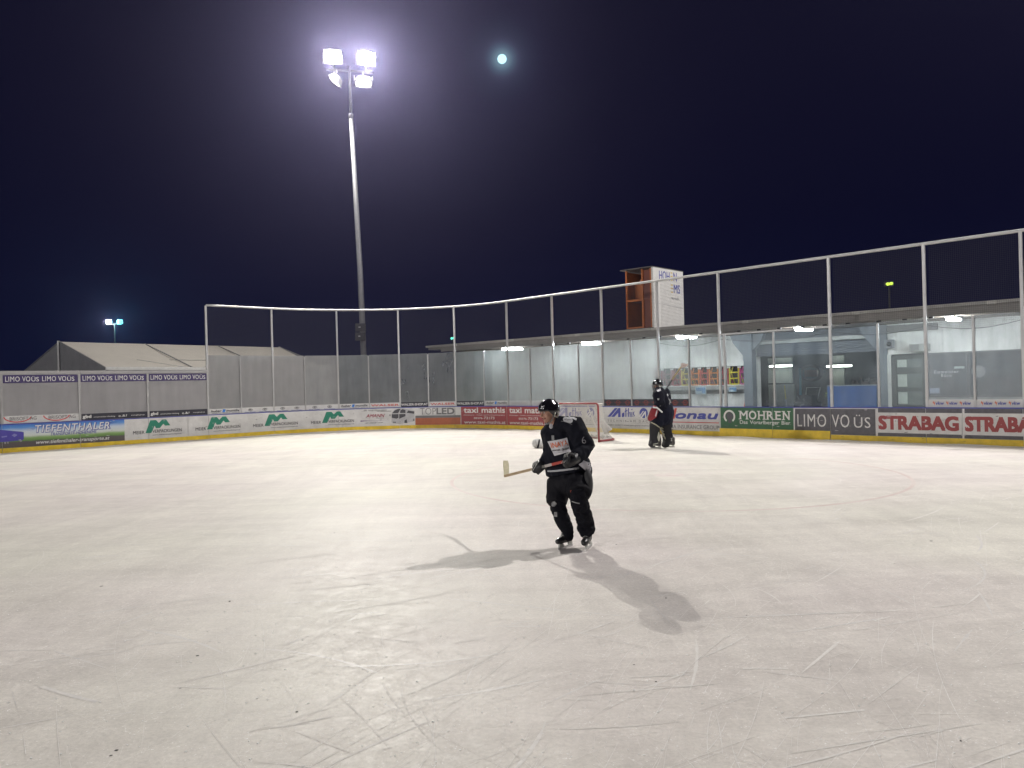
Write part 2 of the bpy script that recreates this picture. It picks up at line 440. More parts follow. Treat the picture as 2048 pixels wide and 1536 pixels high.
def advert(label, x0, x1, m, z0=.178, z1=HB-.032, off=.004):
    a, b = spx(x0, .6), spx(x1, .6); mb = MB(); cuts = [a] + [j for j in joints if a < j < b] + [b]
    for i in range(len(cuts)-1):
        strip(mb, cuts[i]+(.008 if i else 0), cuts[i+1]-(.008 if i < len(cuts)-2 else 0), z0, z1, off)
    o = mb.build('advert', m, bt, fix=False); o['label'] = label; return o
def lettering(parent, m, *texts, off=.009, name='lettering'):
    for t in texts:
        mb = MB(); btext(mb, t[0], t[1], t[2], t[3], t[4], off, *(t[5:])); mb.build(name, m, parent, fix=False)
def shape(parent, m, *polys, off=.007, name='print'):
    for p in polys:
        mb = MB(); bpoly(mb, p, off); mb.build(name, m, parent, fix=False)

def board_marks(name, m, count, seed, z0, z1, off, wr, hr, s0=None, s1=None):
    r = random.Random(seed); mb = MB()
    for i in range(count):
        q = r.uniform(s0 or S0, s1 or S1); z = r.uniform(z0, z1); w = r.uniform(*wr); h = r.uniform(*hr); k = r.uniform(-.5,.5)*w; n = 6
        mb.v += [PS(q+w*math.cos(2*PI*j/n)*r.uniform(.6,1)+k*math.sin(2*PI*j/n), z+h*math.sin(2*PI*j/n)*r.uniform(.6,1), off+i*2e-6) for j in range(n)]; mb.f.append(tuple(range(len(mb.v)-n, len(mb.v))))
    o = mb.build(name, m, bt, fix=False); o['kind'] = 'stuff'
board_marks('puck_marks', mat('puck_rubber', (.12,.12,.13), .6, var=.2), 150, 4, .2, .85, .0145, (.015,.07), (.004,.016))
board_marks('scrape_marks', mat('scraped_plastic', (.52,.52,.51), .6, var=.2), 260, 5, .2, .95, .0152, (.01,.09), (.003,.014))
board_marks('kick_plate_scuffs', mat('scuff_brown', (.30,.22,.06), .6, var=.3), 160, 6, .03, .165, .0146, (.01,.06), (.003,.010))
mb = MB(); r = random.Random(12); s = S0; last = None                      # shaved snow lying along the foot of the boards
while s < S1:
    h = .012+.03*max(0, noise.noise(Vector((s*.9,0,3)))+.25)+r.uniform(0,.006); w = h*r.uniform(2.2,3.6); cur = (PS(s,h,.042), PS(s,h*.55,.042+w*.5), PS(s,.0005,.042+w))
    if last:
        for i in range(2): mb.quad(last[i], last[i+1], cur[i+1], cur[i])
    last = cur; s += .06
o = mb.build('snow_ridge', mat('shaved_snow', (.80,.79,.775), .9, var=.1, scale=20), fix=False); o['kind'] = 'stuff'
# landscape advert with the lorry
def landscape():
    m = bpy.data.materials.new('landscape_print'); m.use_nodes = True; n = m.node_tree.nodes; l = m.node_tree.links; b = n['Principled BSDF']
    t = n.new('ShaderNodeTexCoord'); s = n.new('ShaderNodeSeparateXYZ'); l.new(t.outputs['Object'], s.inputs[0])
    q = n.new('ShaderNodeTexNoise'); l.new(t.outputs['Object'], q.inputs['Vector']); q.inputs['Scale'].default_value = 2.5
    a = n.new('ShaderNodeMath'); a.operation = 'MULTIPLY_ADD'; l.new(q.outputs['Fac'], a.inputs[0]); a.inputs[1].default_value = .06; l.new(s.outputs['Z'], a.inputs[2])
    r = n.new('ShaderNodeValToRGB'); l.new(a.outputs[0], r.inputs[0]); e = r.color_ramp.elements
    e[0].position = .40; e[0].color = (.10,.085,.085,1); e[1].position = .43; e[1].color = (.12,.24,.06,1)
    for p, c in ((.52,(.22,.36,.12)), (.60,(.62,.66,.62)), (.76,(.55,.62,.70)), (.90,(.10,.27,.62)), (1.03,(.05,.16,.50))):
        k = e.new(p); k.color = (*c, 1)
    l.new(r.outputs[0], b.inputs['Base Color']); b.inputs['Roughness'].default_value = .5; return m
ad = advert('landscape advert with a blue lorry and white italic lettering', -60, 249, landscape())
T = ('TIEFENTHALER', 70, 219, .67, .925)
lettering(ad, PRINTBLUE, ('TIEFENTHALER', 69.2, 221, .645, .935, .06, .18, 1.15), off=.0075, name='lettering_outline')
lettering(ad, PRINTW, (*T, .012, .18, 1.15), off=.011)
lettering(ad, PRINTBLUE, ('TRANSPORTE-HOHENEMS', 101, 193, .525, .63, .012, .2))
lettering(ad, PRINTW, ('www.tiefenthaler-transporte.at', 72, 219, .215, .385, .012, .25))
shape(ad, PRINTBLUE, [(48,.80),(70,.825),(70,.815)], [(52,.755),(68,.775),(68,.765)], [(220,.90),(240,.895),(220,.885)], [(220,.86),(232,.86),(220,.85)])
shape(ad, mat('violet_print', (.075,.06,.36), .5), [(-60,.40),(-60,.93),(0,.83),(44,.72),(47.5,.70),(47.5,.45),(44,.42),(10,.40)], name='lorry_print')
shape(ad, mat('lilac_print', (.22,.22,.50), .5), [(23,.615),(29,.67),(35,.615),(29,.55)], [(3,.60),(14,.61),(14,.57),(3,.55)], off=.009, name='lorry_logo')
shape(ad, mat('chassis_print', (.30,.29,.31), .5), [(8,.40),(12,.40),(12,.33),(9,.33)], [(14,.40),(17,.40),(17,.33),(15,.33)], [(38,.43),(44,.42),(43,.37),(40,.38)], off=.009, name='lorry_chassis')
# four packaging adverts
for lab, x0, w in (('first', 266, 97), ('second', 391, 89.5), ('third', 506, 89.5), ('fourth', 622, 86)):
    X = lambda u: x0+w*u
    ad = advert('white advert with a green folded ribbon emblem, %s from the left' % lab, X(0)-16 if lab != 'first' else 250.5, X(1)+(14 if lab != 'fourth' else 11), WHITE)
    shape(ad, MGREEN, [(X(.255),.405),(X(.355),.90),(X(.475),.90),(X(.53),.78),(X(.60),.905),(X(.68),.905),(X(.77),.66),(X(.66),.66),(X(.625),.74),(X(.555),.58),(X(.47),.58),(X(.445),.68),(X(.375),.405)])
    lettering(ad, PRINTB, ('MEIER', X(0), X(.235), .385, .51, .012), ('VERPACKUNGEN', X(.40), X(1), .40, .525, .012), ('www.meierverpackungen.at', X(.40), X(1), .285, .345, .01))
# coach advert
ad = advert('white coach advert with a printed bus', 719, 830, WHITE)
lettering(ad, PRINTG, ('...die', 723, 734, .865, .955, .01, .3), ('neue', 736, 747, .865, .93, .01, .3), ('Generation', 749, 773, .865, .955, .01, .3), ('Reisen', 752, 768, .515, .575, .0, .4))
lettering(ad, MARO, ('AMANN', 732, 769.5, .58, .73, .022, .35))
mb = MB(); dashes(mb, 754, 783, .83, .87, .009, 1); dashes(mb, 731, 766, .31, .35, .009, 2); mb.build('small_print', PRINTG, ad, fix=False)
shape(ad, mat('purple_print', (.10,.02,.20), .5), [(721,.45),(721,.40),(735,.425),(752,.405),(775,.445),(752,.415),(735,.44)])
shape(ad, mat('bus_grey_print', (.46,.46,.47), .5, var=.15, scale=5), [(783,.34),(784,.80),(789,.90),(797,.96),(806,.96),(829,.84),(829,.36),(812,.28),(800,.24),(786,.28)], off=.006, name='bus_body')
shape(ad, mat('bus_glass_print', (.06,.06,.065), .5), [(784.5,.74),(789,.87),(795,.93),(802,.945),(799,.86),(796.5,.745)], [(783.5,.54),(783.5,.70),(797,.70),(797,.53),(793,.49)], [(800,.745),(801,.87),(805,.925),(811,.88),(811,.745)], [(798.5,.48),(798.5,.70),(811,.70),(811,.60)], [(813,.75),(813,.87),(828.5,.805),(828.5,.70)], [(809,.28),(809,.40),(813.5,.45),(815,.28)], [(826,.38),(827,.47),(829,.47),(829,.38)], off=.009, name='bus_windows')
shape(ad, PRINTG, [(786,.30),(786,.36),(792,.35),(792,.29)], [(779,.62),(779,.69),(781,.70),(781,.61)], off=.009, name='bus_details')
# electrician advert
ad = advert('lighting advert in white, grey and orange bands', 830.6, 922, WHITE)
shape(ad, PRINTG, [(830.8,.50),(830.8,.605),(921.5,.605),(921.5,.50)], off=.006, name='grey_band')
shape(ad, mat('brick_orange_print', (.43,.12,.05), .5), [(830.8,.185),(830.8,.498),(921.5,.498),(921.5,.185)], off=.006, name='orange_band')
lettering(ad, PRINTG, ('TOP', 840, 872, .65, .95, -.012))
lettering(ad, PRINTG, ('LED', 873, 909, .65, .95, .045))
lettering(ad, PRINTW, ('+ELEKTRO', 843, 879, .525, .585, .025, 0, 1.2), ('TECHNIK', 880, 905, .525, .585, -.005, 0, 1.3))
mb = MB(); dashes(mb, 834, 914, .39, .43, .009, 5); dashes(mb, 834, 914, .28, .32, .009, 6); mb.build('small_print', mat('rust_print', (.25,.07,.03), .5), ad, fix=False)
# taxi adverts
for i, (x0, x1) in enumerate(((922.3, 1013.5), (1013.7, 1099))):
    k = (x1-x0)/91
    X = lambda p: x0+(p-922.3)*k
    ad = advert('red taxi advert with white lettering, %s of the pair' % ('first', 'second')[i], x0, x1, RED)
    lettering(ad, PRINTW, ('taxi mathis', X(927.5), X(1010), .70, .955, .03), ('05576-', X(948), X(967), .43, .51, .02), ('73173', X(968), X(989), .42, .535, .02), ('www.taxi-mathis.at', X(928.5), X(1011), .225, .36, .015),
              ('Hohenems - Götzis und Kummenbergregion', X(928), X(1010), .575, .63, .01))
# roofing adverts
for i, x0 in enumerate((1099.3, 1205.3)):
    ad = advert('white roofing advert with blue slanted lettering, %s of the pair' % ('first', 'second')[i], x0, x0+(105.7 if i == 0 else 112), WHITE)
    o_ = x0-1205.3
    X = lambda p: p+o_
    shape(ad, PRINTBLUE, [(X(1215),.61),(X(1230),.945),(X(1236),.945),(X(1221),.61)], [(X(1222.5),.61),(X(1237),.945),(X(1241),.945),(X(1241.5),.60),(X(1236.5),.60),(X(1236.5),.76),(X(1229),.61)],
          [(X(1244),.60),(X(1244),.74),(X(1249),.79),(X(1249),.63),(X(1247),.61)], [(X(1251),.61),(X(1251),.93),(X(1253),.95),(X(1253),.62)], [(X(1249.6),.80),(X(1249.6),.84),(X(1255),.87),(X(1255),.83)],
          [(X(1256),.61),(X(1256),.93),(X(1258),.95),(X(1258),.62)], [(X(1258.2),.76),(X(1260),.81),(X(1261.5),.79),(X(1261.5),.62),(X(1259.6),.61),(X(1259.6),.74)], [(X(1263),.61),(X(1263),.79),(X(1265),.81),(X(1265),.62)], [(X(1263),.86),(X(1263),.90),(X(1265),.92),(X(1265),.88)],
          [(X(1266.5),.61),(X(1270),.66),(X(1268),.73),(X(1268),.78),(X(1270.5),.82),(X(1266.4),.80),(X(1266.2),.72),(X(1268),.66)], name='emblem_letters')
    mb = MB(); sc = spx(X(1287.5), .77); c = [PS(sc+.185*math.cos(a*PI/16), .765+.185*math.sin(a*PI/16), .006) for a in range(32)]; k = len(mb.v); mb.v += c; mb.f.append(tuple(range(k, k+32)))
    mb.build('emblem', PRINTBLUE, ad, fix=False)
    shape(ad, PRINTW, [(X(1277.5),.63),(X(1286),.84),(X(1288),.84),(X(1279.5),.60)], [(X(1281),.59),(X(1289.5),.82),(X(1292),.84),(X(1292.5),.59),(X(1290.5),.59),(X(1290.3),.74),(X(1284),.58)], off=.009, name='emblem_peaks')
    shape(ad, PRINTG, [(X(1215),.535),(X(1215),.54),(X(1303),.54),(X(1303),.535)], [(X(1215),.385),(X(1215),.39),(X(1303),.39),(X(1303),.385)], off=.007, name='rule')
    lettering(ad, PRINTG, ('TECHNIK AM DACH', X(1215.5), X(1303), .42, .505, .012, 0, 1.6), ('Mathis GmbH | www.spenglerei-mathis.at', X(1215), X(1303), .265, .335, .008))
# insurance advert
ad = advert('white insurance advert with blue italic lettering', 1317.6, 1439.4, WHITE)
lettering(ad, PRINTBLUE, ('donau', 1330, 1437, .575, .865, .05, .22))
shape(ad, mat('brick_red_print', (.52,.08,.06), .5), [(1336,.575),(1341,.95),(1346,.95),(1341,.575)], [(1344.5,.575),(1349.5,.95),(1354.5,.95),(1349.5,.575)], off=.012)
shape(ad, mat('rule_red_print', (.52,.07,.06), .5), [(1322,.445),(1322,.475),(1438,.475),(1438,.445)])
lettering(ad, PRINTG, ('VIENNA INSURANCE GROUP', 1322, 1438.5, .235, .37, .008))
# brewery advert
ad = advert('green brewery advert with white lettering and ring emblem', 1441.5, 1587, GREEN, z0=.288)
mb = MB(); bring(mb, 1459, .685, .215, .215, .062, .008, -.95, PI+.95, 30); mb.build('emblem_ring', PRINTW, ad, fix=False)
mb = MB(); sc = spx(1459.5, .69)
c = [PS(sc+(.128+.012*math.sin(a*1.9))*math.cos(a*PI/14), .695+(.130+.010*math.cos(a*2.3))*math.sin(a*PI/14), .007) for a in range(28)]; mb.v += c; mb.f.append(tuple(range(28)))
k = len(mb.v); mb.v += [PS(sc-.06, .47, .0075), PS(sc+.07, .47, .0075), PS(sc+.05, .62, .0075), PS(sc-.05, .62, .0075)]; mb.f.append((k,k+1,k+2,k+3)); mb.build('emblem_disc', GREY, ad, fix=False)
lettering(ad, PRINTW, ('Das', 1480, 1495.5, .445, .565, .012), ('Vorarlberger', 1500, 1559, .41, .565, .012), ('Bier', 1563.5, 1581, .445, .565, .012), *[(ch, a, b, .595, .875, .022) for ch, a, b in (('M',1479.5,1495.5),('O',1498,1513),('H',1516.5,1530),('R',1534,1547.5),('E',1551,1562),('N',1566,1579.5))])
for x, z in ((1480.5,0),(1494.5,0),(1480.5,1),(1494.5,1),(1517.7,0),(1528.8,0),(1517.7,1),(1528.8,1),(1535.2,0),(1535.2,1),(1547,0),(1552,0),(1552,1),(1567.2,0),(1567.2,1),(1578.5,1)):
    mb = MB(); q = spx(x, .6); z = .595 if z == 0 else .853; strip(mb, q-.055, q+.055, z, z+.022, .0098, 0, 1); mb.build('serif', PRINTW, ad, fix=False)
# lemonade advert
m_scuff = mat('scuffed_charcoal_print', (.10,.098,.11), .42, var=.35, scale=7)
ad = advert('charcoal lemonade advert in rounded white capitals', 1587.6, 1751, m_scuff, z0=.180, off=.003)
shape(ad, PRINTW, [(1587.8,.18),(1587.8,HB-.04),(1590,HB-.04),(1590,.18)], [(1587.8,HB-.055),(1587.8,HB-.035),(1751,HB-.035),(1751,HB-.055)], off=.006, name='border')
lettering(ad, PRINTW, ('LIMO', 1595, 1652.5, .40, .785, .0, 0, 1.15), ('VO', 1664, 1699, .40, .785, .0, 0, 1.1), ('ÜS', 1708, 1741, .40, .785, .0, 0, 1.1))
# construction adverts
for i, (x0, x1) in enumerate(((1752, 1921), (1925, 2094))):
    ad = advert('white construction advert with huge red capitals between grey bands, %s of the pair' % ('first', 'second')[i], x0, x1+3.6, m_scuff, off=.003)
    shape(ad, WHITE, [(x0,.18),(x0,HB-.035),(x0+4,HB-.035),(x0+4,.18)], [(x0+4,.275),(x0+4,.855),(x1+3,.855),(x1+3,.275)], off=.006, name='white_panel')
    lettering(ad, mat('dull_red_print', (.31,.05,.05), .5, var=.12, scale=5), ('STRABAG', x0+5, x1-3, .365, .77, .05), off=.010)
advert('plain white board beyond the frame', 2098, 2330, WHITE)

# ------------------------------------------------------------------ glass screen on the boards
def pane_material(name, fog, grey, streak=.3):
    m = bpy.data.materials.new(name); m.use_nodes = True; n = m.node_tree.nodes; l = m.node_tree.links
    n.remove(n['Principled BSDF']); o = n['Material Output']
    t = n.new('ShaderNodeTexCoord'); mp = n.new('ShaderNodeMapping'); mp.inputs['Scale'].default_value = (2.0,2.0,.30); l.new(t.outputs['Object'], mp.inputs[0])
    q = n.new('ShaderNodeTexNoise'); l.new(mp.outputs[0], q.inputs['Vector']); q.inputs['Scale'].default_value = 1.6; q.inputs['Detail'].default_value = 6; q.inputs['Roughness'].default_value = .62
    q2 = n.new('ShaderNodeTexNoise'); l.new(t.outputs['Object'], q2.inputs['Vector']); q2.inputs['Scale'].default_value = 1.1; q2.inputs['Detail'].default_value = 4
    a = n.new('ShaderNodeMath'); a.operation = 'ADD'; l.new(q.outputs['Fac'], a.inputs[0]); l.new(q2.outputs['Fac'], a.inputs[1])
    r = n.new('ShaderNodeMapRange'); l.new(a.outputs[0], r.inputs[0]); r.inputs[1].default_value = .65; r.inputs[2].default_value = 1.35
    r.inputs[3].default_value = max(0, fog-streak*fog*.6); r.inputs[4].default_value = min(1, fog+streak*(1-fog)*.6+.02)
    d = n.new('ShaderNodeBsdfDiffuse'); d.inputs[0].default_value = (*grey, 1)
    tr = n.new('ShaderNodeBsdfTranslucent'); tr.inputs[0].default_value = (*[min(1, g*1.15) for g in grey], 1)
    ad = n.new('ShaderNodeAddShader'); l.new(d.outputs[0], ad.inputs[0]); l.new(tr.outputs[0], ad.inputs[1])
    tp = n.new('ShaderNodeBsdfTransparent'); tp.inputs[0].default_value = (.96,.98,.98,1)
    mx = n.new('ShaderNodeMixShader'); l.new(r.outputs[0], mx.inputs[0]); l.new(tp.outputs[0], mx.inputs[1]); l.new(ad.outputs[0], mx.inputs[2])
    g = n.new('ShaderNodeBsdfGlossy'); g.inputs['Roughness'].default_value = .12; g.inputs[0].default_value = (.9,.92,.95,1)
    fr = n.new('ShaderNodeFresnel'); fr.inputs[0].default_value = 1.3
    m2 = n.new('ShaderNodeMixShader'); l.new(fr.outputs[0], m2.inputs[0]); l.new(mx.outputs[0], m2.inputs[1]); l.new(g.outputs[0], m2.inputs[2])
    l.new(m2.outputs[0], o.inputs[0]); return m
ALU = mat('aluminium', (.46,.46,.46), .42, metal=.5, var=.1, scale=8)
GZ0, GZ1, GZL = HB+.02, 3.46, 2.80
gs = thing('glass_screen', 'fogged glass screen standing on the rink boards between aluminium posts', 'glass screen', PS(spx(1015), HB, -.06))
def post(x, z1, w=.055):
    s = spx(x, 1.1); p = PS(s, 0, -.075); d = PS(s, 0, 0)-p
    mb = MB(); mb.box((p.x, p.y, (HB-.06+z1)/2), (w, .07, z1-HB+.06), math.atan2(d.x, -d.y)+PI)
    return mb
for x in LEFT: post(x, 2.78, .075).build('post', ALU, gs)
for x in SHORT: post(x, 3.42, .055 if x not in (1450,) else .085).build('post', ALU, gs)
post(5-92, 2.78, .075).build('post', ALU, gs)
PM = {}
def fog_at(x):
    for lim, f, g in ((412,.93,(.30,.295,.30)), (612,.80,(.27,.268,.27)), (678,.66,(.26,.26,.262)), (800,.50,(.20,.21,.215)), (915,.46,(.19,.20,.205)), (1016,.48,(.22,.235,.235)), (1110,.52,(.30,.315,.315)),
                      (1206,.50,(.31,.325,.325)), (1318,.44,(.31,.325,.325)), (1380,.20,(.26,.28,.28)), (1441,.14,(.26,.28,.28)), (1455,.02,(.25,.27,.28)), (1550,.02,(.25,.27,.28)), (1665,.045,(.24,.27,.29)), (1760,.025,(.24,.27,.29)), (1855,.05,(.26,.28,.28)), (3000,.20,(.28,.29,.30))):
        if x < lim: return f, g
xs = sorted([5-92] + LEFT + TALL + SHORT)
for a, b in zip(xs[:-1], xs[1:]):
    f, g = fog_at((a+b)/2); k = (f, g)
    if k not in PM: PM[k] = pane_material('fogged_glass_%d' % len(PM), f, g)
    top = GZL if b <= 418 else GZ1
    mb = MB(); strip(mb, spx(a, 1.1)+.022, spx(b, 1.1)-.022, GZ0, top, -.07, .012, .6); mb.build('pane', PM[k], gs)
mb = MB(); strip(mb, spx(2048, 1.1)+.022, spx(2048, 1.1)+1.6, GZ0, GZ1, -.07, .012, .8); mb.build('pane', PM[k], gs)
mb = MB(); s_ = spx(1440, 1.1); s2_ = spx(1662, 1.1); strip(mb, s_+.05, s2_-.05, 3.40, 3.455, -.035, .03); mb.build('gate_rail', ALU, gs)
mb = MB(); strip(mb, spx(2, 2.8)-5, spx(161, 2.8)-.004, 2.73, 2.862, -.030, .02); strip(mb, spx(161, 2.8)+.004, spx(416, 2.8), 2.73, 2.858, -.030, .02)
mb.build('top_strip', mat('pale_grey_strip', (.36,.355,.36), .5, var=.08), gs)
def banner(label, x0, x1, m, z0=GZ0-.012, z1=GZ0+.205, off=-.055):
    mb = MB(); strip(mb, spx(x0, z0)+.02, spx(x1, z0)-.02, z0, z1, off, .004); o = mb.build('banner_strip', m, gs); o['label'] = label; return o
NAVY = mat('navy_print', (.055,.040,.13), .5, var=.08); DARK = mat('dark_strip', (.028,.028,.040), .5, var=.1); STRIPW = mat('white_strip', (.60,.60,.595), .5, var=.06)
BO = -.049
for i, (x0, x1, tx) in enumerate(((5,161,((11,78.5),(85,149.5))), (161,298,((166,225.5),(231,288.5))), (298,418,((302,355.5),(360.5,411.5))))):
    b = banner('navy banner along the top of the glass, %s from the left' % ('first','second','third')[i], x0, x1, NAVY, 2.435, 2.715)
    for t0, t1 in tx:
        w = t1-t0
        lettering(b, PRINTW, ('LIMO', t0, t0+w*.43, 2.485, 2.665, .004, 0, 1.1), ('VO', t0+w*.50, t0+w*.745, 2.485, 2.665, .006), ('ÜS', t0+w*.775, t0+w, 2.485, 2.675, .006), off=BO)
b = banner('white software banner with red arcs', 5, 161, STRIPW, GZ0-.012, 1.285)
for x in (20, 98):
    lettering(b, PRINTG, ('BRISOFT AG', x, x+54, 1.12, 1.245, .006), off=BO)
    mb = MB(); bring(mb, x+16, 1.265, .43, .215, .035, BO-.002, PI+.05, 2*PI-.1, 24); mb.build('red_arc', mat('scarlet_print', (.60,.06,.06), .5), b, fix=False)
for i, (x0, x1, t) in enumerate(((161,298,166), (298,418,302))):
    b = banner('dark construction banner, %s of the pair' % ('first','second')[i], x0, x1, DARK, GZ0-.012, 1.255); k = (x1-x0)/137
    lettering(b, PRINTW, ('gbd', t, t+17.5*k, 1.06, 1.215, .03), ('construction thinking', t+22*k, t+65*k, 1.09, 1.15, .008), ('e.&?', t+72*k, t+89*k, 1.085, 1.17, .01), ('www.gbd.group', t+97*k, t+124*k, 1.10, 1.155, .008), off=BO)
def huber(x0, x1, lab):
    b = banner('white timber banner %s' % lab, x0, x1, STRIPW); w = x1-x0; X = lambda u: x0+w*u
    lettering(b, PRINTB, ('huber', X(.07), X(.40), 1.095, 1.20, .03, .3), ('muntlix', X(.53), X(.95), 1.095, 1.20, .03, .3), off=BO)
    shape(b, mat('azure_print', (.03,.20,.65), .5), [(X(.42),1.085),(X(.44),1.205),(X(.52),1.205),(X(.50),1.085)], off=BO)
    mb = MB(); dashes(mb, X(.08), X(.38), 1.045, 1.07, BO, 3); dashes(mb, X(.42), X(.66), 1.045, 1.07, BO, 4); dashes(mb, X(.72), X(.95), 1.045, 1.07, BO, 5); mb.build('small_print', PRINTG, b, fix=False)
huber(418, 484, 'beside the first tall net post'); huber(678, 739, 'at the foot of the floodlight mast'); huber(968, 1015, 'left of the pale strip')
for i, (x0, x1) in enumerate(((484,549), (549,612), (612,678))):
    b = banner('white car dealer banner with two oval emblems, %s of three' % ('first','second','third')[i], x0, x1, STRIPW); w = x1-x0
    for u in (.27, .72):
        cx = x0+w*u; mb = MB(); bring(mb, cx, 1.135, .105, .052, .016, BO, n=18); mb.build('emblem_ring', PRINTB, b, fix=False)
        lettering(b, PRINTB, ('W', cx-2.4, cx+2.4, 1.105, 1.17, .03), off=BO)
        lettering(b, PRINTBLUE, ('Auto Walser', cx-11, cx+11, 1.022, 1.062, .01), off=BO)
for x0, x1, d, lab in ((739,800,0,'left of the tall net post'), (800,857,1,'left'), (857,911,0,'between two black ones'), (911,968,1,'right')):
    if d:
        b = banner('black shop banner in white capitals, %s of the pair' % lab, x0, x1, DARK); lettering(b, PRINTW, ('WALSER-SHOP.AT', x0+2, x1-2, 1.075, 1.185, .02, 0, .95), off=BO)
    else:
        b = banner('white banner in spread red capitals, %s' % lab, x0, x1, STRIPW); lettering(b, mat('bright_red_print', (.55,.06,.04), .5), ('WALSER', x0+3, x1-2.5, 1.08, 1.175, .035), off=BO)
for a, b_ in ((1015,1060), (1060,1106), (1106,1157), (1157,1205)):
    b = banner('bleached white banner', a, b_, mat('bleached_strip', (.45,.46,.47), .5, var=.1)); mb = MB(); dashes(mb, a+7, b_-9, 1.10, 1.155, BO, a); mb.build('small_print', FAINT, b, fix=False)
m_dull = mat('dull_red_emblem', (.28,.05,.035), .5)
for i, (a, b_, n) in enumerate(((1205,1262,3), (1262,1317,3), (1317,1378,3))):
    b = banner('black banner with a row of red emblems, %s of three' % ('first','second','third')[i], a, b_, DARK, GZ0-.012, 1.27)
    for j in range(n):
        cx = a+(b_-a)*(j+.55)/n; mb = MB(); bring(mb, cx, 1.14, .10, .09, .018, BO, n=18); bring(mb, cx, 1.12, .05, .05, .015, BO, n=12)
        bpoly(mb, [(cx-8,1.155),(cx-8,1.165),(cx+8,1.165),(cx+8,1.155)], BO+.001); mb.build('emblem', m_dull, b, fix=False)
for i, (a, b_) in enumerate(((1853,1949), (1949,2048))):
    b = banner('white power company banner with orange bolts, %s of the pair' % ('left','right')[i], a, b_, STRIPW, GZ0-.012, 1.215, -.05); w = (b_-a)/96
    for x in (13, 40, 67):
        x = a+x*w-2; lettering(b, PRINTBLUE, ('vkw', x+6*w, x+23*w, 1.075, 1.17, .03, .1), off=-.045)
        shape(b, ORANGE, [(x,1.12),(x+1.5*w,1.19),(x+3*w,1.13),(x+5*w,1.17),(x+4*w,1.05),(x+3*w,1.10),(x+1.5*w,1.12)], off=-.045)

# ------------------------------------------------------------------ net fence above the glass
NZ = 5.53
nf = thing('net_fence', 'black safety net hung between tall aluminium posts above the glass', 'net fence', PS(spx(1015), HB, -.09))
RAILM = mat('galvanised_rail', (.50,.50,.50), .42, metal=.45, var=.08)
for x in TALL: post(x, NZ-.02, .075).build('tall_post', RAILM, nf)
mb = MB()
sa, sb = spx(418, 3)-.02, spx(2048, 3)+3.2; n = 90
mb.tube([PS(sa+(sb-sa)*i/n, NZ, -.075) for i in range(n+1)], .045, 10); mb.build('top_rail', RAILM, nf, smooth=True)
NETM = mat('net_cord', (.075,.075,.085), .8, var=0)
def cord_net(s0, s1, z0f, z1, off, cell=.05, w=.0042):
    mb = MB(); n = int((s1-s0)/cell)
    for i in range(1, n):
        s = s0+i*cell; mb.quad(PS(s-w/2,z0f(s),off), PS(s+w/2,z0f(s),off), PS(s+w/2,z1,off), PS(s-w/2,z1,off))
    m_ = max(2, int((s1-s0)/.4))
    for j in range(int((z1-3.0)/cell)+1):
        z = z1-j*cell
        for i in range(m_):
            a = s0+(s1-s0)*i/m_; b = s0+(s1-s0)*(i+1)/m_
            if z > max(z0f(a), z0f(b)): mb.quad(PS(a,z-w/2,off+.002), PS(b,z-w/2,off+.002), PS(b,z+w/2,off+.002), PS(a,z+w/2,off+.002))
    return mb
for a, b in zip(TALL, TALL[1:] + [2160]):
    s0, s1 = spx(a, 3), spx(b, 3) if b < 2100 else spx(2048, 3)+3.1
    sag = lambda s: 3.27-.16*math.sin(PI*min(1, max(0, (s-s0)/(s1-s0))))
    o = cord_net(s0+.04, s1-.04, sag, NZ-.05, -.115).build('net', NETM, nf, fix=False); o['kind'] = 'stuff'
    mb = MB(); mb.tube([PS(s0+(s1-s0)*i/14, sag(s0+(s1-s0)*i/14), -.115) for i in range(15)], .009, 5); mb.build('net_rope', NETM, nf)

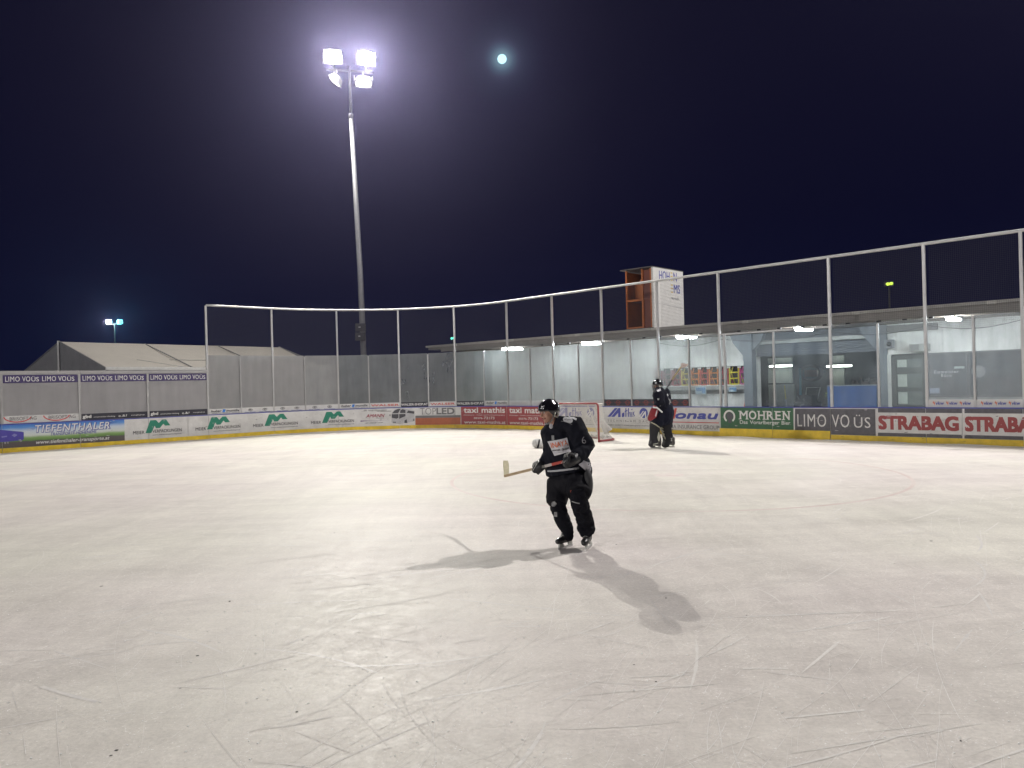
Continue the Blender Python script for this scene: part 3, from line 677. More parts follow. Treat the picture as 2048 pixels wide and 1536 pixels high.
# ------------------------------------------------------------------ marquee beyond the left boards
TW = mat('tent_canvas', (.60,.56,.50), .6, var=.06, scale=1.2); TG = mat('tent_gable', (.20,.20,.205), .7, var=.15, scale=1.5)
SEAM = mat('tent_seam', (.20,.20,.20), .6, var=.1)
R0 = at(119, 684.5, 43.2); RD = Vector((.61, .792, 0)).normalized(); RN = Vector((RD.y, -RD.x, 0)); TL = 14.6; HW = 5.6; EZ = 3.28; RZ = R0.z
tt = thing('marquee_tent', 'large white marquee tent with a grey gable behind the left boards', 'tent', Vector((R0.x, R0.y, 0))+RD*TL/2)
base = Vector((R0.x, R0.y, 0))
def TP(a, b, z): return base + RD*a + RN*b + Vector((0,0,z))
for sgn in (1, -1):
    for i in range(3):
        a, b = TL*i/3+.02, TL*(i+1)/3-.02; mb = MB(); nn = 6
        for j in range(nn):                          # canvas sags a little between ridge and eave
            f0, f1 = j/nn, (j+1)/nn; z0 = RZ+(EZ-RZ)*f0-.10*math.sin(PI*f0); z1 = RZ+(EZ-RZ)*f1-.10*math.sin(PI*f1)
            mb.quad(TP(a,sgn*HW*f0,z0), TP(b,sgn*HW*f0,z0), TP(b,sgn*HW*f1,z1), TP(a,sgn*HW*f1,z1))
        mb.build('roof_panel', TW, tt)
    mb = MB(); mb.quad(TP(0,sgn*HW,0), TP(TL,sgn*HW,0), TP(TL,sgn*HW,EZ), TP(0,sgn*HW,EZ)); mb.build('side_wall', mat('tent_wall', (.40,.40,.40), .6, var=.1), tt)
    mb = MB(); mb.bar(TP(-.1,sgn*(HW+.06),EZ+.02), TP(TL+.1,sgn*(HW+.06),EZ+.02), .10, .16); mb.build('gutter', mat('tent_gutter', (.70,.69,.66), .5), tt)
    for i in range(4):
        a = TL*i/3; mb = MB(); mb.bar(TP(a,0,RZ+.01), TP(a,sgn*HW,EZ+.01), .07, .04); mb.build('roof_beam', SEAM, tt)
for a in (0, TL):
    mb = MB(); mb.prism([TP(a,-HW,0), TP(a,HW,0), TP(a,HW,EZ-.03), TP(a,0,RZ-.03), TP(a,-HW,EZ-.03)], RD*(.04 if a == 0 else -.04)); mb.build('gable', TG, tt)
    mb = MB(); mb.bar(TP(a-.06,0,0), TP(a-.06,0,RZ+.05), .10); mb.build('gable_post', mat('tent_post', (.45,.45,.44), .5), tt)
mb = MB(); mb.bar(TP(4.5,HW*.62,RZ+(EZ-RZ)*.62-.055), TP(TL,HW*.62,RZ+(EZ-RZ)*.62-.055), .05, .03); mb.bar(TP(2.6,HW*.62,RZ+(EZ-RZ)*.62-.055), TP(4.7,HW,EZ+.03), .05, .03); mb.build('canvas_seam', mat('seam_grey', (.36,.35,.34), .6), tt)

# ------------------------------------------------------------------ floodlight masts
STEEL = mat('mast_steel', (.25,.25,.26), .5, metal=.35, var=.12, scale=4)
HOUSE = mat('lamp_housing', (.55,.55,.54), .5, metal=.2, var=.08)
def lamp_glow(name, col, s):
    return mat(name, (.02,.02,.02), .4, var=0, emit=col, estr=s)
GLOW = lamp_glow('lit_floodlight', (1,.965,.91), 160)
DOWN = lamp_glow('dim_floodlight', (1,.97,.90), 2.5)
def floodlight(root, c, aim, w, h, glow, yoke_to, watts=0, col=(1,1,1), cone=150):
    """housing (> lens) and its bracket; the lens faces aim"""
    c = Vector(c); d = Vector(aim).normalized(); x = d.cross(Vector((0,0,1))).normalized(); y = x.cross(d)
    R = Matrix((x, -d, y)).transposed()                 # local -y looks along aim
    mb = MB()
    f = [(-w/2,-.16,-h/2),(w/2,-.16,-h/2),(w*.32,.18,-h*.30),(-w*.32,.18,-h*.30),(-w/2,-.16,h/2),(w/2,-.16,h/2),(w*.32,.18,h*.30),(-w*.32,.18,h*.30)]
    mb.hexa([c + R @ Vector(p) for p in f])
    for sx in (-1, 1): mb.box(c + R @ Vector((sx*w*.52, -.02, 0)), (.03,.10,h*.5), mtx=R)
    hs = mb.build('lamp_housing', HOUSE, root)
    mb = MB(); k = 20
    pts = []
    for i in range(k):
        a = 2*PI*i/k; ca, sa_ = math.cos(a), math.sin(a); q = (abs(ca)**3+abs(sa_)**3)**(-1/3)
        pts.append(c + R @ Vector((w*.46*ca*q, -.165, h*.45*sa_*q)))
    mb.prism(pts, d*.02); mb.build('lens', glow, hs)
    mb = MB(); mb.bar(Vector(yoke_to), c - d*.05 + Vector((0,0,-h*.5 if yoke_to[2] < c.z else h*.5)), .05); 
    mb.bar(c+x*w*.54+Vector((0,0,0)), c+x*w*.54+(Vector(yoke_to)-c)*.55, .03); mb.bar(c-x*w*.54, c-x*w*.54+(Vector(yoke_to)-c)*.55, .03)
    mb.build('bracket', HOUSE, root)
    if watts:
        L = bpy.data.lights.new('floodlight_beam', 'SPOT'); L.energy = watts; L.color = col; L.spot_size = math.radians(cone); L.spot_blend = .6 if cone > 130 else 1.0; L.shadow_soft_size = .07
        o = bpy.data.objects.new('floodlight_beam', L); COL.objects.link(o); o.parent = root; o.matrix_parent_inverse = Matrix.Translation(-root.location)
        o.matrix_basis = Matrix.Translation(c + d*.35) @ d.to_track_quat('-Z', 'Y').to_matrix().to_4x4()
def mast(label, foot, H, aim, watts, col, r0=.19, r1=.10, lean=(0,0), group=None, lamp=(.98,.74), cone=150, back=0, single=False):
    t = thing('floodlight_mast', label, 'floodlight mast', foot, group)
    f = Vector(foot); top = f + Vector((lean[0], lean[1], H)); k = .86
    mid = f + (top-f)*k + Vector((lean[0]*.12, 0, 0)); elbow = f+(top-f)*(k*.5)+Vector((-lean[0]*.12,0,0))
    mb = MB(); mb.tube([f, elbow, mid], [r0, (r0*.7+r1*.3), r1*1.15], 14); mb.build('pole', STEEL, t, smooth=True)
    mb = MB(); mb.tube([mid-Vector((0,0,.1)), top], [r1*.85, r1*.75], 12); mb.tube([mid-Vector((0,0,.12)), mid+Vector((0,0,.15))], r1*1.3, 12); mb.build('pole_top', STEEL, t, smooth=True)
    d = Vector((aim[0]-f.x, aim[1]-f.y, 0)).normalized(); x = d.cross(Vector((0,0,1))).normalized()
    if x.x < 0: x = -x
    arm = top + Vector((0,0,-.25))
    mb = MB(); mb.bar(arm-x*1.25, arm+x*1.25, .10, .10); mb.build('crossarm', STEEL, t)
    for s_, dz in ((-1,.62), (1,.66)):
        c = arm + x*s_*.88 + d*.25 + Vector((0,0,dz)); tgt = Vector((*aim,0))+x*s_*5
        floodlight(t, c, tgt-c, lamp[0], lamp[1], GLOW, arm+x*s_*.88, (watts*(1 if s_ < 0 else 0) if single else watts*(.28 if s_ < 0 else .72)), col, cone)
    for s_ in (-1, 1):
        c = arm + x*s_*.72 + d*.2 + Vector((0,0,-.58)); floodlight(t, c, (d*.45 if s_ > 0 else -d*.2-x*.75)+Vector((0,0,-1)), .9, .62, DOWN, arm+x*s_*.72, back if s_ < 0 else 0, col, 140)  # back: beam added to the lower left lamp to brighten the tent
    return t
pa = at(729.5, 712, 42); ptop = at(699, 134, 42)
FA = Vector((pa.x, pa.y, 0))
mast('tall grey floodlight mast with blazing lamps behind the rink corner', FA, ptop.z, (2, 2), LIGHT_A, (1,.97,.90), r0=.170, r1=.095, lean=(ptop.x-pa.x, 0), group='floodlight masts', back=6500, cone=118)
mast('floodlight mast behind the low building beyond the right edge', Vector((21,19.4,0)), 24, (0, 8), LIGHT_B, (1,.96,.94), group='floodlight masts', single=True)
mast('floodlight mast at the far left corner of the rink outside the view', Vector((-54,-3,0)), 20, (0, 22), LIGHT_C, (1,.97,.95), group='floodlight masts')
mast('floodlight mast at the far end of the rink behind the viewer', Vector((-31,-38,0)), 20, (-2, 24), LIGHT_D, (1,.97,.95), group='floodlight masts')
# distant pair of lamps over the marquee
pd = at(229, 645, 115)
t = thing('floodlight_mast', 'distant floodlight mast with one white and one teal lamp above the marquee', 'floodlight mast', Vector((pd.x, pd.y, 0)))
mb = MB(); mb.tube([(pd.x,pd.y,0), (pd.x,pd.y,pd.z-.3)], [.16,.09], 10); mb.build('pole', mat('dark_steel', (.003,.003,.003), .6), t)
mb = MB(); mb.bar((pd.x-1.3,pd.y,pd.z-.3), (pd.x+1.3,pd.y,pd.z-.3), .12); mb.build('crossarm', MATS['dark_steel'], t)
for px, g, c in ((218, lamp_glow('white_far_lamp', (1,.98,.86), 4), (1,1,.95)), (240, lamp_glow('teal_far_lamp', (.10,.80,.95), 1.6), (.1,.8,1))):
    p = at(px, 645, 115); floodlight(t, p, Vector((0,0,1.5))-p, .70, .66, g, (p.x, p.y, p.z-.3), 0)
    L = bpy.data.lights.new('far_glow', 'POINT'); L.energy = 1600; L.color = c; L.shadow_soft_size = .3
    o = bpy.data.objects.new('far_glow', L); COL.objects.link(o); o.location = p + Vector((0,-.8,0)); o.parent = t; o.matrix_parent_inverse = Matrix.Translation(-t.location)
# loudspeakers clamped to the near mast
BLK = mat('black_plastic', (.018,.018,.02), .45, var=.15)
for i, py in enumerate((656.5, 674.5)):
    c = at(722.5-i*.3, py, 41.55); sp_ = thing('loudspeaker', ('upper','lower')[i]+' dark loudspeaker clamped to the floodlight mast', 'loudspeaker', c, 'loudspeakers on the mast')
    mb = MB(); w, d_, h = .56, .40, .44
    mb.hexa([c+Vector(p) for p in ((-w/2,-d_/2,-h/2),(w/2,-d_/2,-h/2),(w*.38,d_/2,-h*.42),(-w*.38,d_/2,-h*.42),(-w/2,-d_/2,h/2),(w/2,-d_/2,h/2),(w*.38,d_/2,h*.42),(-w*.38,d_/2,h*.42))]); mb.build('cabinet', BLK, sp_)
    mb = MB(); mb.box(c+Vector((0,-d_/2-.008,0)), (w*.9,.016,h*.86)); mb.build('grille', mat('speaker_grille', (.03,.03,.034), .8), sp_)
    mb = MB(); mb.box(c+Vector((-.05,-d_/2-.02,.02)), (.11,.012,.035)); mb.build('badge', mat('badge', (.6,.6,.6), .3), sp_)
# the moon, far outside
pm = at(1004, 119, 900)
mb = MB(); mb.ell(pm, (5.3,5.3,5.3), nu=32, nv=20); tag(mb.build('moon', mat('moon', (.3,.3,.3), .9, var=0, emit=(.62,.95,1.0), estr=1.25), smooth=True), 'pale blue glowing moon high in the night sky', 'moon')
# small lights
def small_light(px, py, Y, col, s, size, label, legz):
    p = at(px, py, Y); t = thing('signal_lamp', label, 'lamp', Vector((p.x, p.y, legz)))
    mb = MB(); mb.tube([(p.x,p.y+.05,legz), (p.x,p.y+.05,p.z)], .03, 6); mb.build('post', MATS['dark_steel'], t)
    mb = MB(); mb.box(p+Vector((0,.07,0)), (size[0]+.06,.10,size[1]+.06)); mb.build('case', BLK, t)
    mb = MB()
    mb.ell(p+Vector((-size[0]*.22,0,-.01)), (size[0]*.30,.05,size[1]*.5), nu=10, nv=6); mb.ell(p+Vector((size[0]*.25,0,.01)), (size[0]*.27,.05,size[1]*.5), nu=10, nv=6)
    mb.build('bulb', lamp_glow('bulb_'+label.split()[1], col, s), t)
small_light(905, 677.5, 44, (.15,1,.75), 1.6, (.22,.14), 'small green lamp on a thin post behind the roof end', 0)
small_light(1779, 568.5, 30, (.62,.90,.08), 1.6, (.28,.12), 'small lime lamp on a thin post above the long roof', 3.92)

# ------------------------------------------------------------------ low building along the end boards
BO0 = Vector((-4.1, 37.3, 0)); BU = Vector((.731,-.682,0)).normalized(); BV = Vector((-BU.y, BU.x, 0))
def BP(u, v, z): return BO0 + BU*u + BV*v + Vector((0,0,z))
def bu(px, v, py=740):
    d = ray(px, py); A = Vector((d.x, d.y, 0)); n = BV.dot(A); Y = (BV.dot(BO0)+v)/n
    return (A*Y - BO0).dot(BU), CAMH + d.z*Y
def bz(px, py, v): return bu(px, v, py)[1]
def bbox(mb, u0, u1, v0, v1, z0, z1): mb.hexa([BP(u0,v0,z0),BP(u1,v0,z0),BP(u1,v1,z0),BP(u0,v1,z0),BP(u0,v0,z1),BP(u1,v0,z1),BP(u1,v1,z1),BP(u0,v1,z1)])
def bb(name, m, parent, *boxes):
    mb = MB()
    for b in boxes: bbox(mb, *b)
    return mb.build(name, m, parent)
UE = 36
bd = thing('rink_building', 'long low flat-roofed rink building with a lit canopy behind the end boards', 'building', BP(15, 5, 0))
ROOFM = mat('roof_grey', (.26,.25,.235), .6, var=.14, scale=2.5); FASC = mat('fascia_grey', (.27,.255,.235), .55, var=.12, scale=2)
WALL = mat('white_wall', (.70,.70,.68), .6, var=.07, scale=1.5); STL = mat('blue_grey_steel', (.145,.165,.19), .5, var=.1, scale=3)
bb('roof_slab', ROOFM, bd, (0.02, UE, .10, 13, 3.70, 3.86))
bb('fascia', FASC, bd, (1.0, UE, .03, .09, 3.575, 3.81))
bb('gutter', mat('gutter_metal', (.40,.39,.36), .45, var=.2, scale=1.5), bd, (0, UE, -.05, .11, 3.812, 3.90))
bb('soffit', mat('soffit_board', (.24,.20,.16), .7, var=.2, scale=3), bd, (1.0, UE, .10, 3.4, 3.60, 3.69))
m_bracket = mat('bracket_metal', (.55,.54,.5), .5)
for i in range(9): bb('gutter_clip', m_bracket, bd, (2+i*3.6, 2.22+i*3.6, -.075, -.052, 3.80, 3.895))
uN0, uN1 = bu(1306, 3.2)[0], bu(1499, 3.2)[0]; uG0, uG1 = bu(1514, 3.0)[0], bu(1759, 3.0)[0]
uD0, uD1 = bu(1776, 2.7)[0], bu(1851, 2.7)[0]
NB, NT = 1.69, bz(1440, 734, 3.2)
bb('back_wall', WALL, bd, (1.2, uN0, 3.2, 3.35, 0, 3.60), (uN0+.002, uN1, 3.2, 3.35, NT, 3.60), (uN0+.002, uN1, 3.2, 3.35, 0, NB), (uN1+.002, uG0-.02, 3.2, 3.35, 0, 3.6))
bb('end_wall', WALL, bd, (1.2, 1.35, 3.36, 12.6, 0, 3.69))
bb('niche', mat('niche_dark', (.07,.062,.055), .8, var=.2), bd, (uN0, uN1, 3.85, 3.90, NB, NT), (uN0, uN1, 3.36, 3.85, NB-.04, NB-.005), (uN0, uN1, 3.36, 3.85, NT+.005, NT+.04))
bb('ledge', mat('ledge_grey', (.33,.33,.32), .6, var=.1), bd, (uN0-.3, uN1-.02, 3.02, 3.195, 1.52, 1.665))
bb('ledge_slot', mat('slot_dark', (.12,.12,.12), .7), bd, (uN0-.3, uN1-.02, 3.17, 3.197, 1.36, 1.515))
bb('wall_panel_joint', mat('joint_grey', (.30,.31,.31), .6), bd, *[(u, u+.03, 3.185, 3.199, 0, 3.0) for u in (4.4, 7.2, 9.8, 12.4)])
# steel columns with haunches, garage lintel and shutter
for u, w in ((uG0-.36, .34), (uG1+.02, .34)):
    mb = MB(); bbox(mb, u, u+w, 2.65, 2.99, 0, 3.59)
    mb.prism([BP(u-.002, 2.70, 3.58), BP(u-.55, 2.70, 3.58), BP(u-.45, 2.70, 3.30), BP(u-.002, 2.70, 2.75)], BV*.24)
    mb.prism([BP(u+w+.002, 2.70, 3.58), BP(u+w+.45, 2.70, 3.58), BP(u+w+.35, 2.70, 3.32), BP(u+w+.002, 2.70, 2.95)], BV*.24)
    mb.build('column', STL, bd)
bb('lintel', mat('lintel_pale', (.30,.31,.30), .5), bd, (uG0+.01, uG1-.01, 2.78, 2.95, 3.18, 3.32))
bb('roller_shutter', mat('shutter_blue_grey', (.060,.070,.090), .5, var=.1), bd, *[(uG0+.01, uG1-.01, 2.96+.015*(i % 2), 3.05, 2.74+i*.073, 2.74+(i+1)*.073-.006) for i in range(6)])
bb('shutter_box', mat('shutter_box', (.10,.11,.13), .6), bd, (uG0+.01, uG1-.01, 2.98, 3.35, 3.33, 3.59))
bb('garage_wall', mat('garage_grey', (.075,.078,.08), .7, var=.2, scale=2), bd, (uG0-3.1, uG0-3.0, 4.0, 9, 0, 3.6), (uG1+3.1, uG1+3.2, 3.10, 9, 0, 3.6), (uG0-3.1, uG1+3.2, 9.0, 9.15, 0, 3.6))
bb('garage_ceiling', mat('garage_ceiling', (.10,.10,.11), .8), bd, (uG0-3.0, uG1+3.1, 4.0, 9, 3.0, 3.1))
bb('garage_panel_and_lit_patches', mat('pale_panel_and_lamplight', (.46,.48,.45), .6, var=.08), bd, (bu(1536,8.9)[0], bu(1588,8.9)[0], 8.90, 8.98, 0, 1.62), (bu(1536,8.9)[0], bu(1584,8.9)[0], 8.90, 8.98, 1.68, 2.8), (bu(1664,8.9)[0], bu(1688,8.9)[0], 8.90, 8.98, .2, 2.8))  # a pale board, plus wall patches painted as lit by the tubes
# office: wall, door, windows
bb('office_wall', WALL, bd, (uG1+.38, uD0, 2.7, 2.85, 0, 3.6), (uD0+.002, UE, 2.7, 2.85, 2.60, 3.6), (uD1+.005, UE, 2.7, 2.85, 0, 1.17))
bb('wall_band', mat('band_dark_grey', (.17,.17,.17), .7), bd, (uG1+.40, uD1+.4, 2.55, 2.695, 3.33, 3.55))  # dark grey band high on the wall above the door
bb('wall_joint', mat('joint_pale', (.62,.62,.60), .5), bd, (bu(1793,2.7)[0], bu(1795.5,2.7)[0], 2.68, 2.698, 2.62, 3.32), (bu(1886,2.7)[0], bu(1888,2.7)[0], 2.68, 2.698, 2.62, 3.5))
DFR = mat('door_frame_dark', (.075,.08,.082), .5, var=.1)
dr = bb('door', DFR, bd, (uD0+.12, uD0+.27, 2.66, 2.74, 0, 2.55), (uD1-.10, uD1, 2.66, 2.74, 0, 2.55), *[(uD0+.271, uD1-.101, 2.665, 2.735, z, z+h) for z, h in ((0,.10),(.86,.08),(1.37,.13),(1.95,.20),(2.43,.12))])
bb('jamb', mat('jamb_pale', (.50,.50,.48), .5), bd, (uD0, uD0+.118, 2.64, 2.72, 0, 2.6))
PANE = mat('office_glass', (.17,.19,.185), .15, var=.25, scale=3, spec=.6)
for z, h in ((.10,.76),(.94,.43),(1.50,.45),(2.15,.28)): bb('pane', PANE, dr, (uD0+.275, uD1-.105, 2.69, 2.71, z, z+h))
m_paper = mat('paper_notice', (.42,.46,.42), .6)
for z, h in ((.97,.38),(1.53,.40),(2.17,.24)): bb('notice', m_paper, dr, (uD0+.30, uD0+.58, 2.683, 2.688, z, z+h))
WG = mat('dark_window', (.085,.095,.105), .12, var=.45, scale=2.2, spec=.6)
uW = [bu(x, 2.7)[0] for x in (1854, 1936, 2047, 2130, 2250)]
for a, b in zip(uW[:-1], uW[1:]):
    w = bb('window', mat('window_frame', (.10,.105,.11), .5), bd, (a+.005, b-.005, 2.66, 2.72, 1.175, 1.235), (a+.005, b-.005, 2.66, 2.72, 2.555, 2.598), (a+.005, a+.05, 2.66, 2.72, 1.236, 2.554), (b-.05, b-.005, 2.66, 2.72, 1.236, 2.554))
    bb('pane', WG, w, (a+.051, b-.051, 2.69, 2.71, 1.237, 2.553))
    if a == uW[0]:
        mb = MB()
        for body, x0, x1, z0, z1 in (('Eismeister', 1868, 1917, 1.93, 2.03), ('Büro', 1882, 1903, 1.815, 1.915)):
            a0, a1 = bu(x0, 2.688)[0], bu(x1, 2.688)[0]; put_text(mb, lambda u, v: BP(a0+(a1-a0)*u, 2.687, z0+(z1-z0)*v), body, .02, 0, 1.25)
        mb.build('lettering', mat('etched_print', (.45,.46,.46), .6), w, fix=False)
        bb('paper', mat('blue_white_paper', (.28,.33,.42), .6), w, (bu(1858,2.68)[0], bu(1878,2.68)[0], 2.681, 2.686, 1.30, 1.47))
        bb('reflector_strip', mat('pale_strip', (.36,.42,.40), .4), w, (bu(1908,2.68)[0], bu(1929,2.68)[0], 2.681, 2.686, 2.07, 2.14))
    if a == uW[1]:
        mb = MB(); u0, z0 = bu(1957, 2.68, 744); n = 28; pts = [BP(u0+.19*math.cos(2*PI*i/n), 2.684, z0+.19*math.sin(2*PI*i/n)) for i in range(n)]; mb.prism(pts, -BV*.004)
        mb.build('round_sticker', mat('round_sticker', (.22,.235,.24), .5, var=.2), w)
# things fixed to or standing in front of the walls
c = BP(*bu(1838, 2.5)[:1], 2.5, bz(1838, 698, 2.5)); t = thing('wall_heater', 'grey box heater on the white wall above the office door', 'heater', c)
u0 = bu(1838, 2.5)[0]; bb('case', mat('heater_grey', (.30,.30,.29), .5), t, (u0-.24, u0+.30, 2.38, 2.69, 2.66, 2.90)); bb('vent', mat('heater_dark', (.16,.16,.16), .6), t, (u0-.20, u0+.05, 2.365, 2.378, 2.69, 2.87))
c = BP(bu(1783, 2.5)[0], 2.5, 2.95); t = thing('wall_loudspeaker', 'small grey loudspeaker on the steel column beside the office', 'loudspeaker', c); u0 = bu(1781, 2.5)[0]
bb('cabinet', mat('speaker_grey', (.20,.21,.23), .5), t, (u0-.16, u0+.10, 2.42, 2.64, 2.80, 3.08)); mb = MB(); mb.ell(BP(u0, 2.41, 2.94), (.08,.08,.08), nu=12, nv=8); mb.build('cone', BLK, t)
c = BP(bu(1491, 3.1)[0], 3.1, 2.7); t = thing('wall_sign', 'small grey plate on the white wall beside the steel column', 'sign', c); u0 = bu(1491, 3.15)[0]
bb('plate', mat('plate_grey', (.33,.34,.36), .5), t, (u0-.10, u0+.10, 3.14, 3.185, 2.62, 2.95)); bb('plate_print', PRINTG, t, (u0-.06, u0+.06, 3.13, 3.138, 2.72, 2.86))
for x0, x1, y0, y1, lab in ((1389.6, 1411, 774.5, 789.7, 'larger pale blue notice hanging under the counter ledge'), (1456.5, 1472, 775, 784.5, 'smaller pale blue notice under the counter by the gate')):
    u0, u1 = bu(x0, 3.0)[0], bu(x1, 3.0)[0]; z1, z0 = bz(x0, y0, 3.0), bz(x0, y1, 3.0)
    t = thing('notice', lab, 'notice', BP((u0+u1)/2, 3.0, z0), 'notices under the counter')
    bb('board', mat('notice_pale', (.42,.52,.58), .5), t, (u0, u1, 2.995, 3.013, z0, z1)); h = z1-z0; w = u1-u0
    bb('blue_print', mat('notice_blue', (.13,.25,.42), .5), t, (u0+w*.08, u1-w*.35, 2.989, 2.993, z0+h*.40, z1-h*.12), (u0+w*.62, u1-w*.06, 2.989, 2.993, z0+h*.18, z1-h*.10))
# canopy lamps
CANL = lamp_glow('canopy_lamp_glow', (.90,.97,1), 160)
for i, x in enumerate((1021, 1181, 1370, 1606, 1908, 2330)):
    u0 = bu(x, .75)[0]; lab = ('leftmost', 'second', 'third', 'fourth', 'fifth', 'sixth')[i]
    t = thing('canopy_lamp', '%s lit white tube lamp from the left under the canopy' % lab, 'lamp', BP(u0, 1, 3.55), 'lit canopy lamps')
    bb('lamp_body', HOUSE, t, (u0-.09, u0+.09, .30, 1.62, 3.555, 3.597)); 
    mb = MB(); mb.tube([BP(u0, .32, 3.53), BP(u0, 1.60, 3.53)], (.085,.035), 10, side=BU); mb.build('diffuser', CANL, t, smooth=True)
for i, x in enumerate((1112, 1290, 1404, 1520, 1652, 1812)):
    u0 = bu(x, .14)[0]; t = thing('strip_light', 'unlit white strip light %s along the fascia' % ('first','second','third','fourth','fifth','sixth')[i], 'strip light', BP(u0, .2, 3.55), 'unlit strip lights under the fascia')
    for j in (-1, 1): bb('tube', mat('unlit_tube', (.60,.60,.57), .4), t, (u0+j*.36-.29, u0+j*.36+.29, .12, .17, 3.545, 3.585))
    bb('holder', BLK, t, *[(u0+q-.06, u0+q+.06, .115, .175, 3.54, 3.597) for q in (-.71, 0, .71)])
# garage tubes
for i, (x, v) in enumerate(((1563, 8.6), (1680, 8.6))):
    u0, z0 = bu(x, v, 733)[0], bz(x, 733, v)
    t = thing('tube_light', 'glowing fluorescent tube on the garage back wall, %s one' % ('left','right')[i], 'lamp', BP(u0, v, z0), 'fluorescent tubes in the garage')
    mb = MB(); mb.tube([BP(u0-.55, v, z0), BP(u0+.45, v, z0)], .035, 8); mb.build('tube', lamp_glow('garage_tube_glow', (.92,1,.88), 26), t); bb('batten', HOUSE, t, (u0-.58, u0+.48, v+.04, v+.10, z0-.04, z0+.05))
# skating aids stored in the niche
def aid(c, label, u0, w):
    t = thing('skating_aid', label, 'skating aid', BP(u0+w/2, 3.3, NB), 'coloured skating aids in the wall niche')
    m = mat('aid_%d_%d_%d' % tuple(int(q*100) for q in c), c, .4, var=.08); z0, z1 = NB+.02, NT-.06
    for u in (u0+.025, u0+w-.025):
        mb = MB(); mb.bar(BP(u, 3.26, z0), BP(u, 3.26, z1-.02), .045, .045); mb.bar(BP(u, 3.28, z1-.05), BP(u, 3.70, z0), .035, .035); mb.build('upright', m, t)
        mb = MB(); bbox(mb, u-.025, u+.025, 3.235, 3.285, z1-.018, z1+.05); mb.build('grip', STIPW if False else PRINTW, t)
        mb = MB(); mb.ell(BP(u, 3.26, z0-.005), (.03,.03,.02), nu=8, nv=6); mb.build('foot', PRINTW, t)
    for z in (z0+.01, z0+.24, z0+.47):
        mb = MB(); mb.bar(BP(u0+.05, 3.26, z), BP(u0+w-.05, 3.26, z), .04, .05); mb.build('rung', m, t)
    mb = MB(); mb.bar(BP(u0+.09, 3.30, z0+.50), BP(u0+.14, 3.30, z0+.68), .03, .03); mb.build('handle', m, t)
cols = (((.34,.09,.10),'faded maroon',1306,1324),((.30,.14,.16),'faded rose',1325,1343),((.36,.06,.07),'dull red',1344,1361),((.62,.47,.04),'yellow, framed by the stick blade',1362,1379),((.66,.20,.03),'orange beside the short post',1380.5,1398),((.52,.08,.05),'red-orange',1399.5,1416),((.70,.22,.03),'bright orange',1417.5,1436),((.42,.04,.06),'crimson, behind the gate post',1440,1456.5),((.72,.60,.03),'bright yellow',1458,1478),((.50,.05,.20),'magenta',1479,1498))
for c, n_, x0, x1 in cols:
    a, b = bu(x0, 3.26)[0], bu(x1, 3.26)[0]; aid(c, '%s skating aid frame stored in the wall niche' % n_, a, b-a)
# traffic cone
u0 = bu(1491, 2.9)[0]; t = thing('traffic_cone', 'orange traffic cone standing below the counter by the column', 'cone', BP(u0, 2.9, 0))
mb = MB(); p = BP(u0, 2.85, 0); mb.tube([p+Vector((0,0,.04)), p+Vector((0,0,1.02))], [.20,.05], 14); mb.build('cone_body', mat('cone_orange', (.60,.09,.03), .5), t, smooth=True)
mb = MB(); mb.tube([p+Vector((0,0,1.00)), p+Vector((0,0,1.36))], [.052,.03], 12); mb.build('cone_tip', mat('cone_grey', (.34,.33,.33), .5), t)
bb('cone_base', BLK, t, (u0-.26, u0+.26, 2.59, 3.11, 0, .04))
# ice resurfacer in the garage
u0, u1 = bu(1655, 4.0)[0], bu(1752, 4.0)[0]; um = bu(1642, 4.6)[0]; ZT = bz(1700, 773, 4.0)
t = thing('ice_resurfacer', 'blue ice resurfacer parked in the dark garage', 'ice resurfacer', BP((u0+u1)/2, 5, 0))
bl = mat('resurfacer_blue', (.035,.11,.34), .35, var=.12, scale=3, coat=.3)
mb = MB(); bbox(mb, u0, u1, 4.0, 6.0, .42, ZT); mb.build('snow_tank', bl, t)
mb = MB(); mb.hexa([BP(u0-.03,4.02,.42),BP(u0-.004,4.02,.42),BP(u0-.004,5.9,.42),BP(u0-.35,5.9,.42),BP(u0-.03,4.02,ZT-.01),BP(u0-.004,4.02,ZT-.01),BP(u0-.004,5.9,ZT-.01),BP(u0-.35,5.9,ZT-.01)]); mb.build('side_panel', mat('resurfacer_side_blue', (.03,.15,.42), .35), t)
bb('tank_rim', mat('rim_steel', (.30,.33,.38), .4, metal=.4), t, (u0-.02, u1+.02, 3.97, 4.05, ZT+.002, ZT+.04))
for u in (u0+.22, u1-.22):
    for v in (4.6, 7.2):
        mb = MB(); mb.tube([BP(u-.14, v, .36), BP(u+.14, v, .36)], .36, 18); w = mb.build('wheel', mat('rubber', (.02,.02,.02), .8), t); mb = MB(); mb.tube([BP(u-.15, v, .36), BP(u+.15, v, .36)], .16, 12); mb.build('rim', HOUSE, w)
bb('chassis', BLK, t, (u0+.1, u1-.1, 4.05, 8.2, .30, .42)); bb('engine_cover', mat('engine_brown', (.14,.10,.09), .6, var=.3), t, (u0+.3, u1-.25, 6.05, 7.6, .43, ZT+.12))
bb('conditioner', mat('conditioner_grey', (.24,.24,.25), .5), t, (u0-.1, u1+.1, 8.25, 8.75, .05, .55))
r = random.Random(4); mb = MB()
for i in range(26):
    u = r.uniform(u0+.1, u1-.15); z = ZT+r.uniform(.02,.22); mb.box(BP(u, 6.1+r.random()*.8, z), (r.uniform(.06,.3), .12, r.uniform(.05,.22)), r.random())
mb.build('engine_block', mat('engine_dark', (.10,.075,.065), .6, var=.4), t)
mb = MB(); 
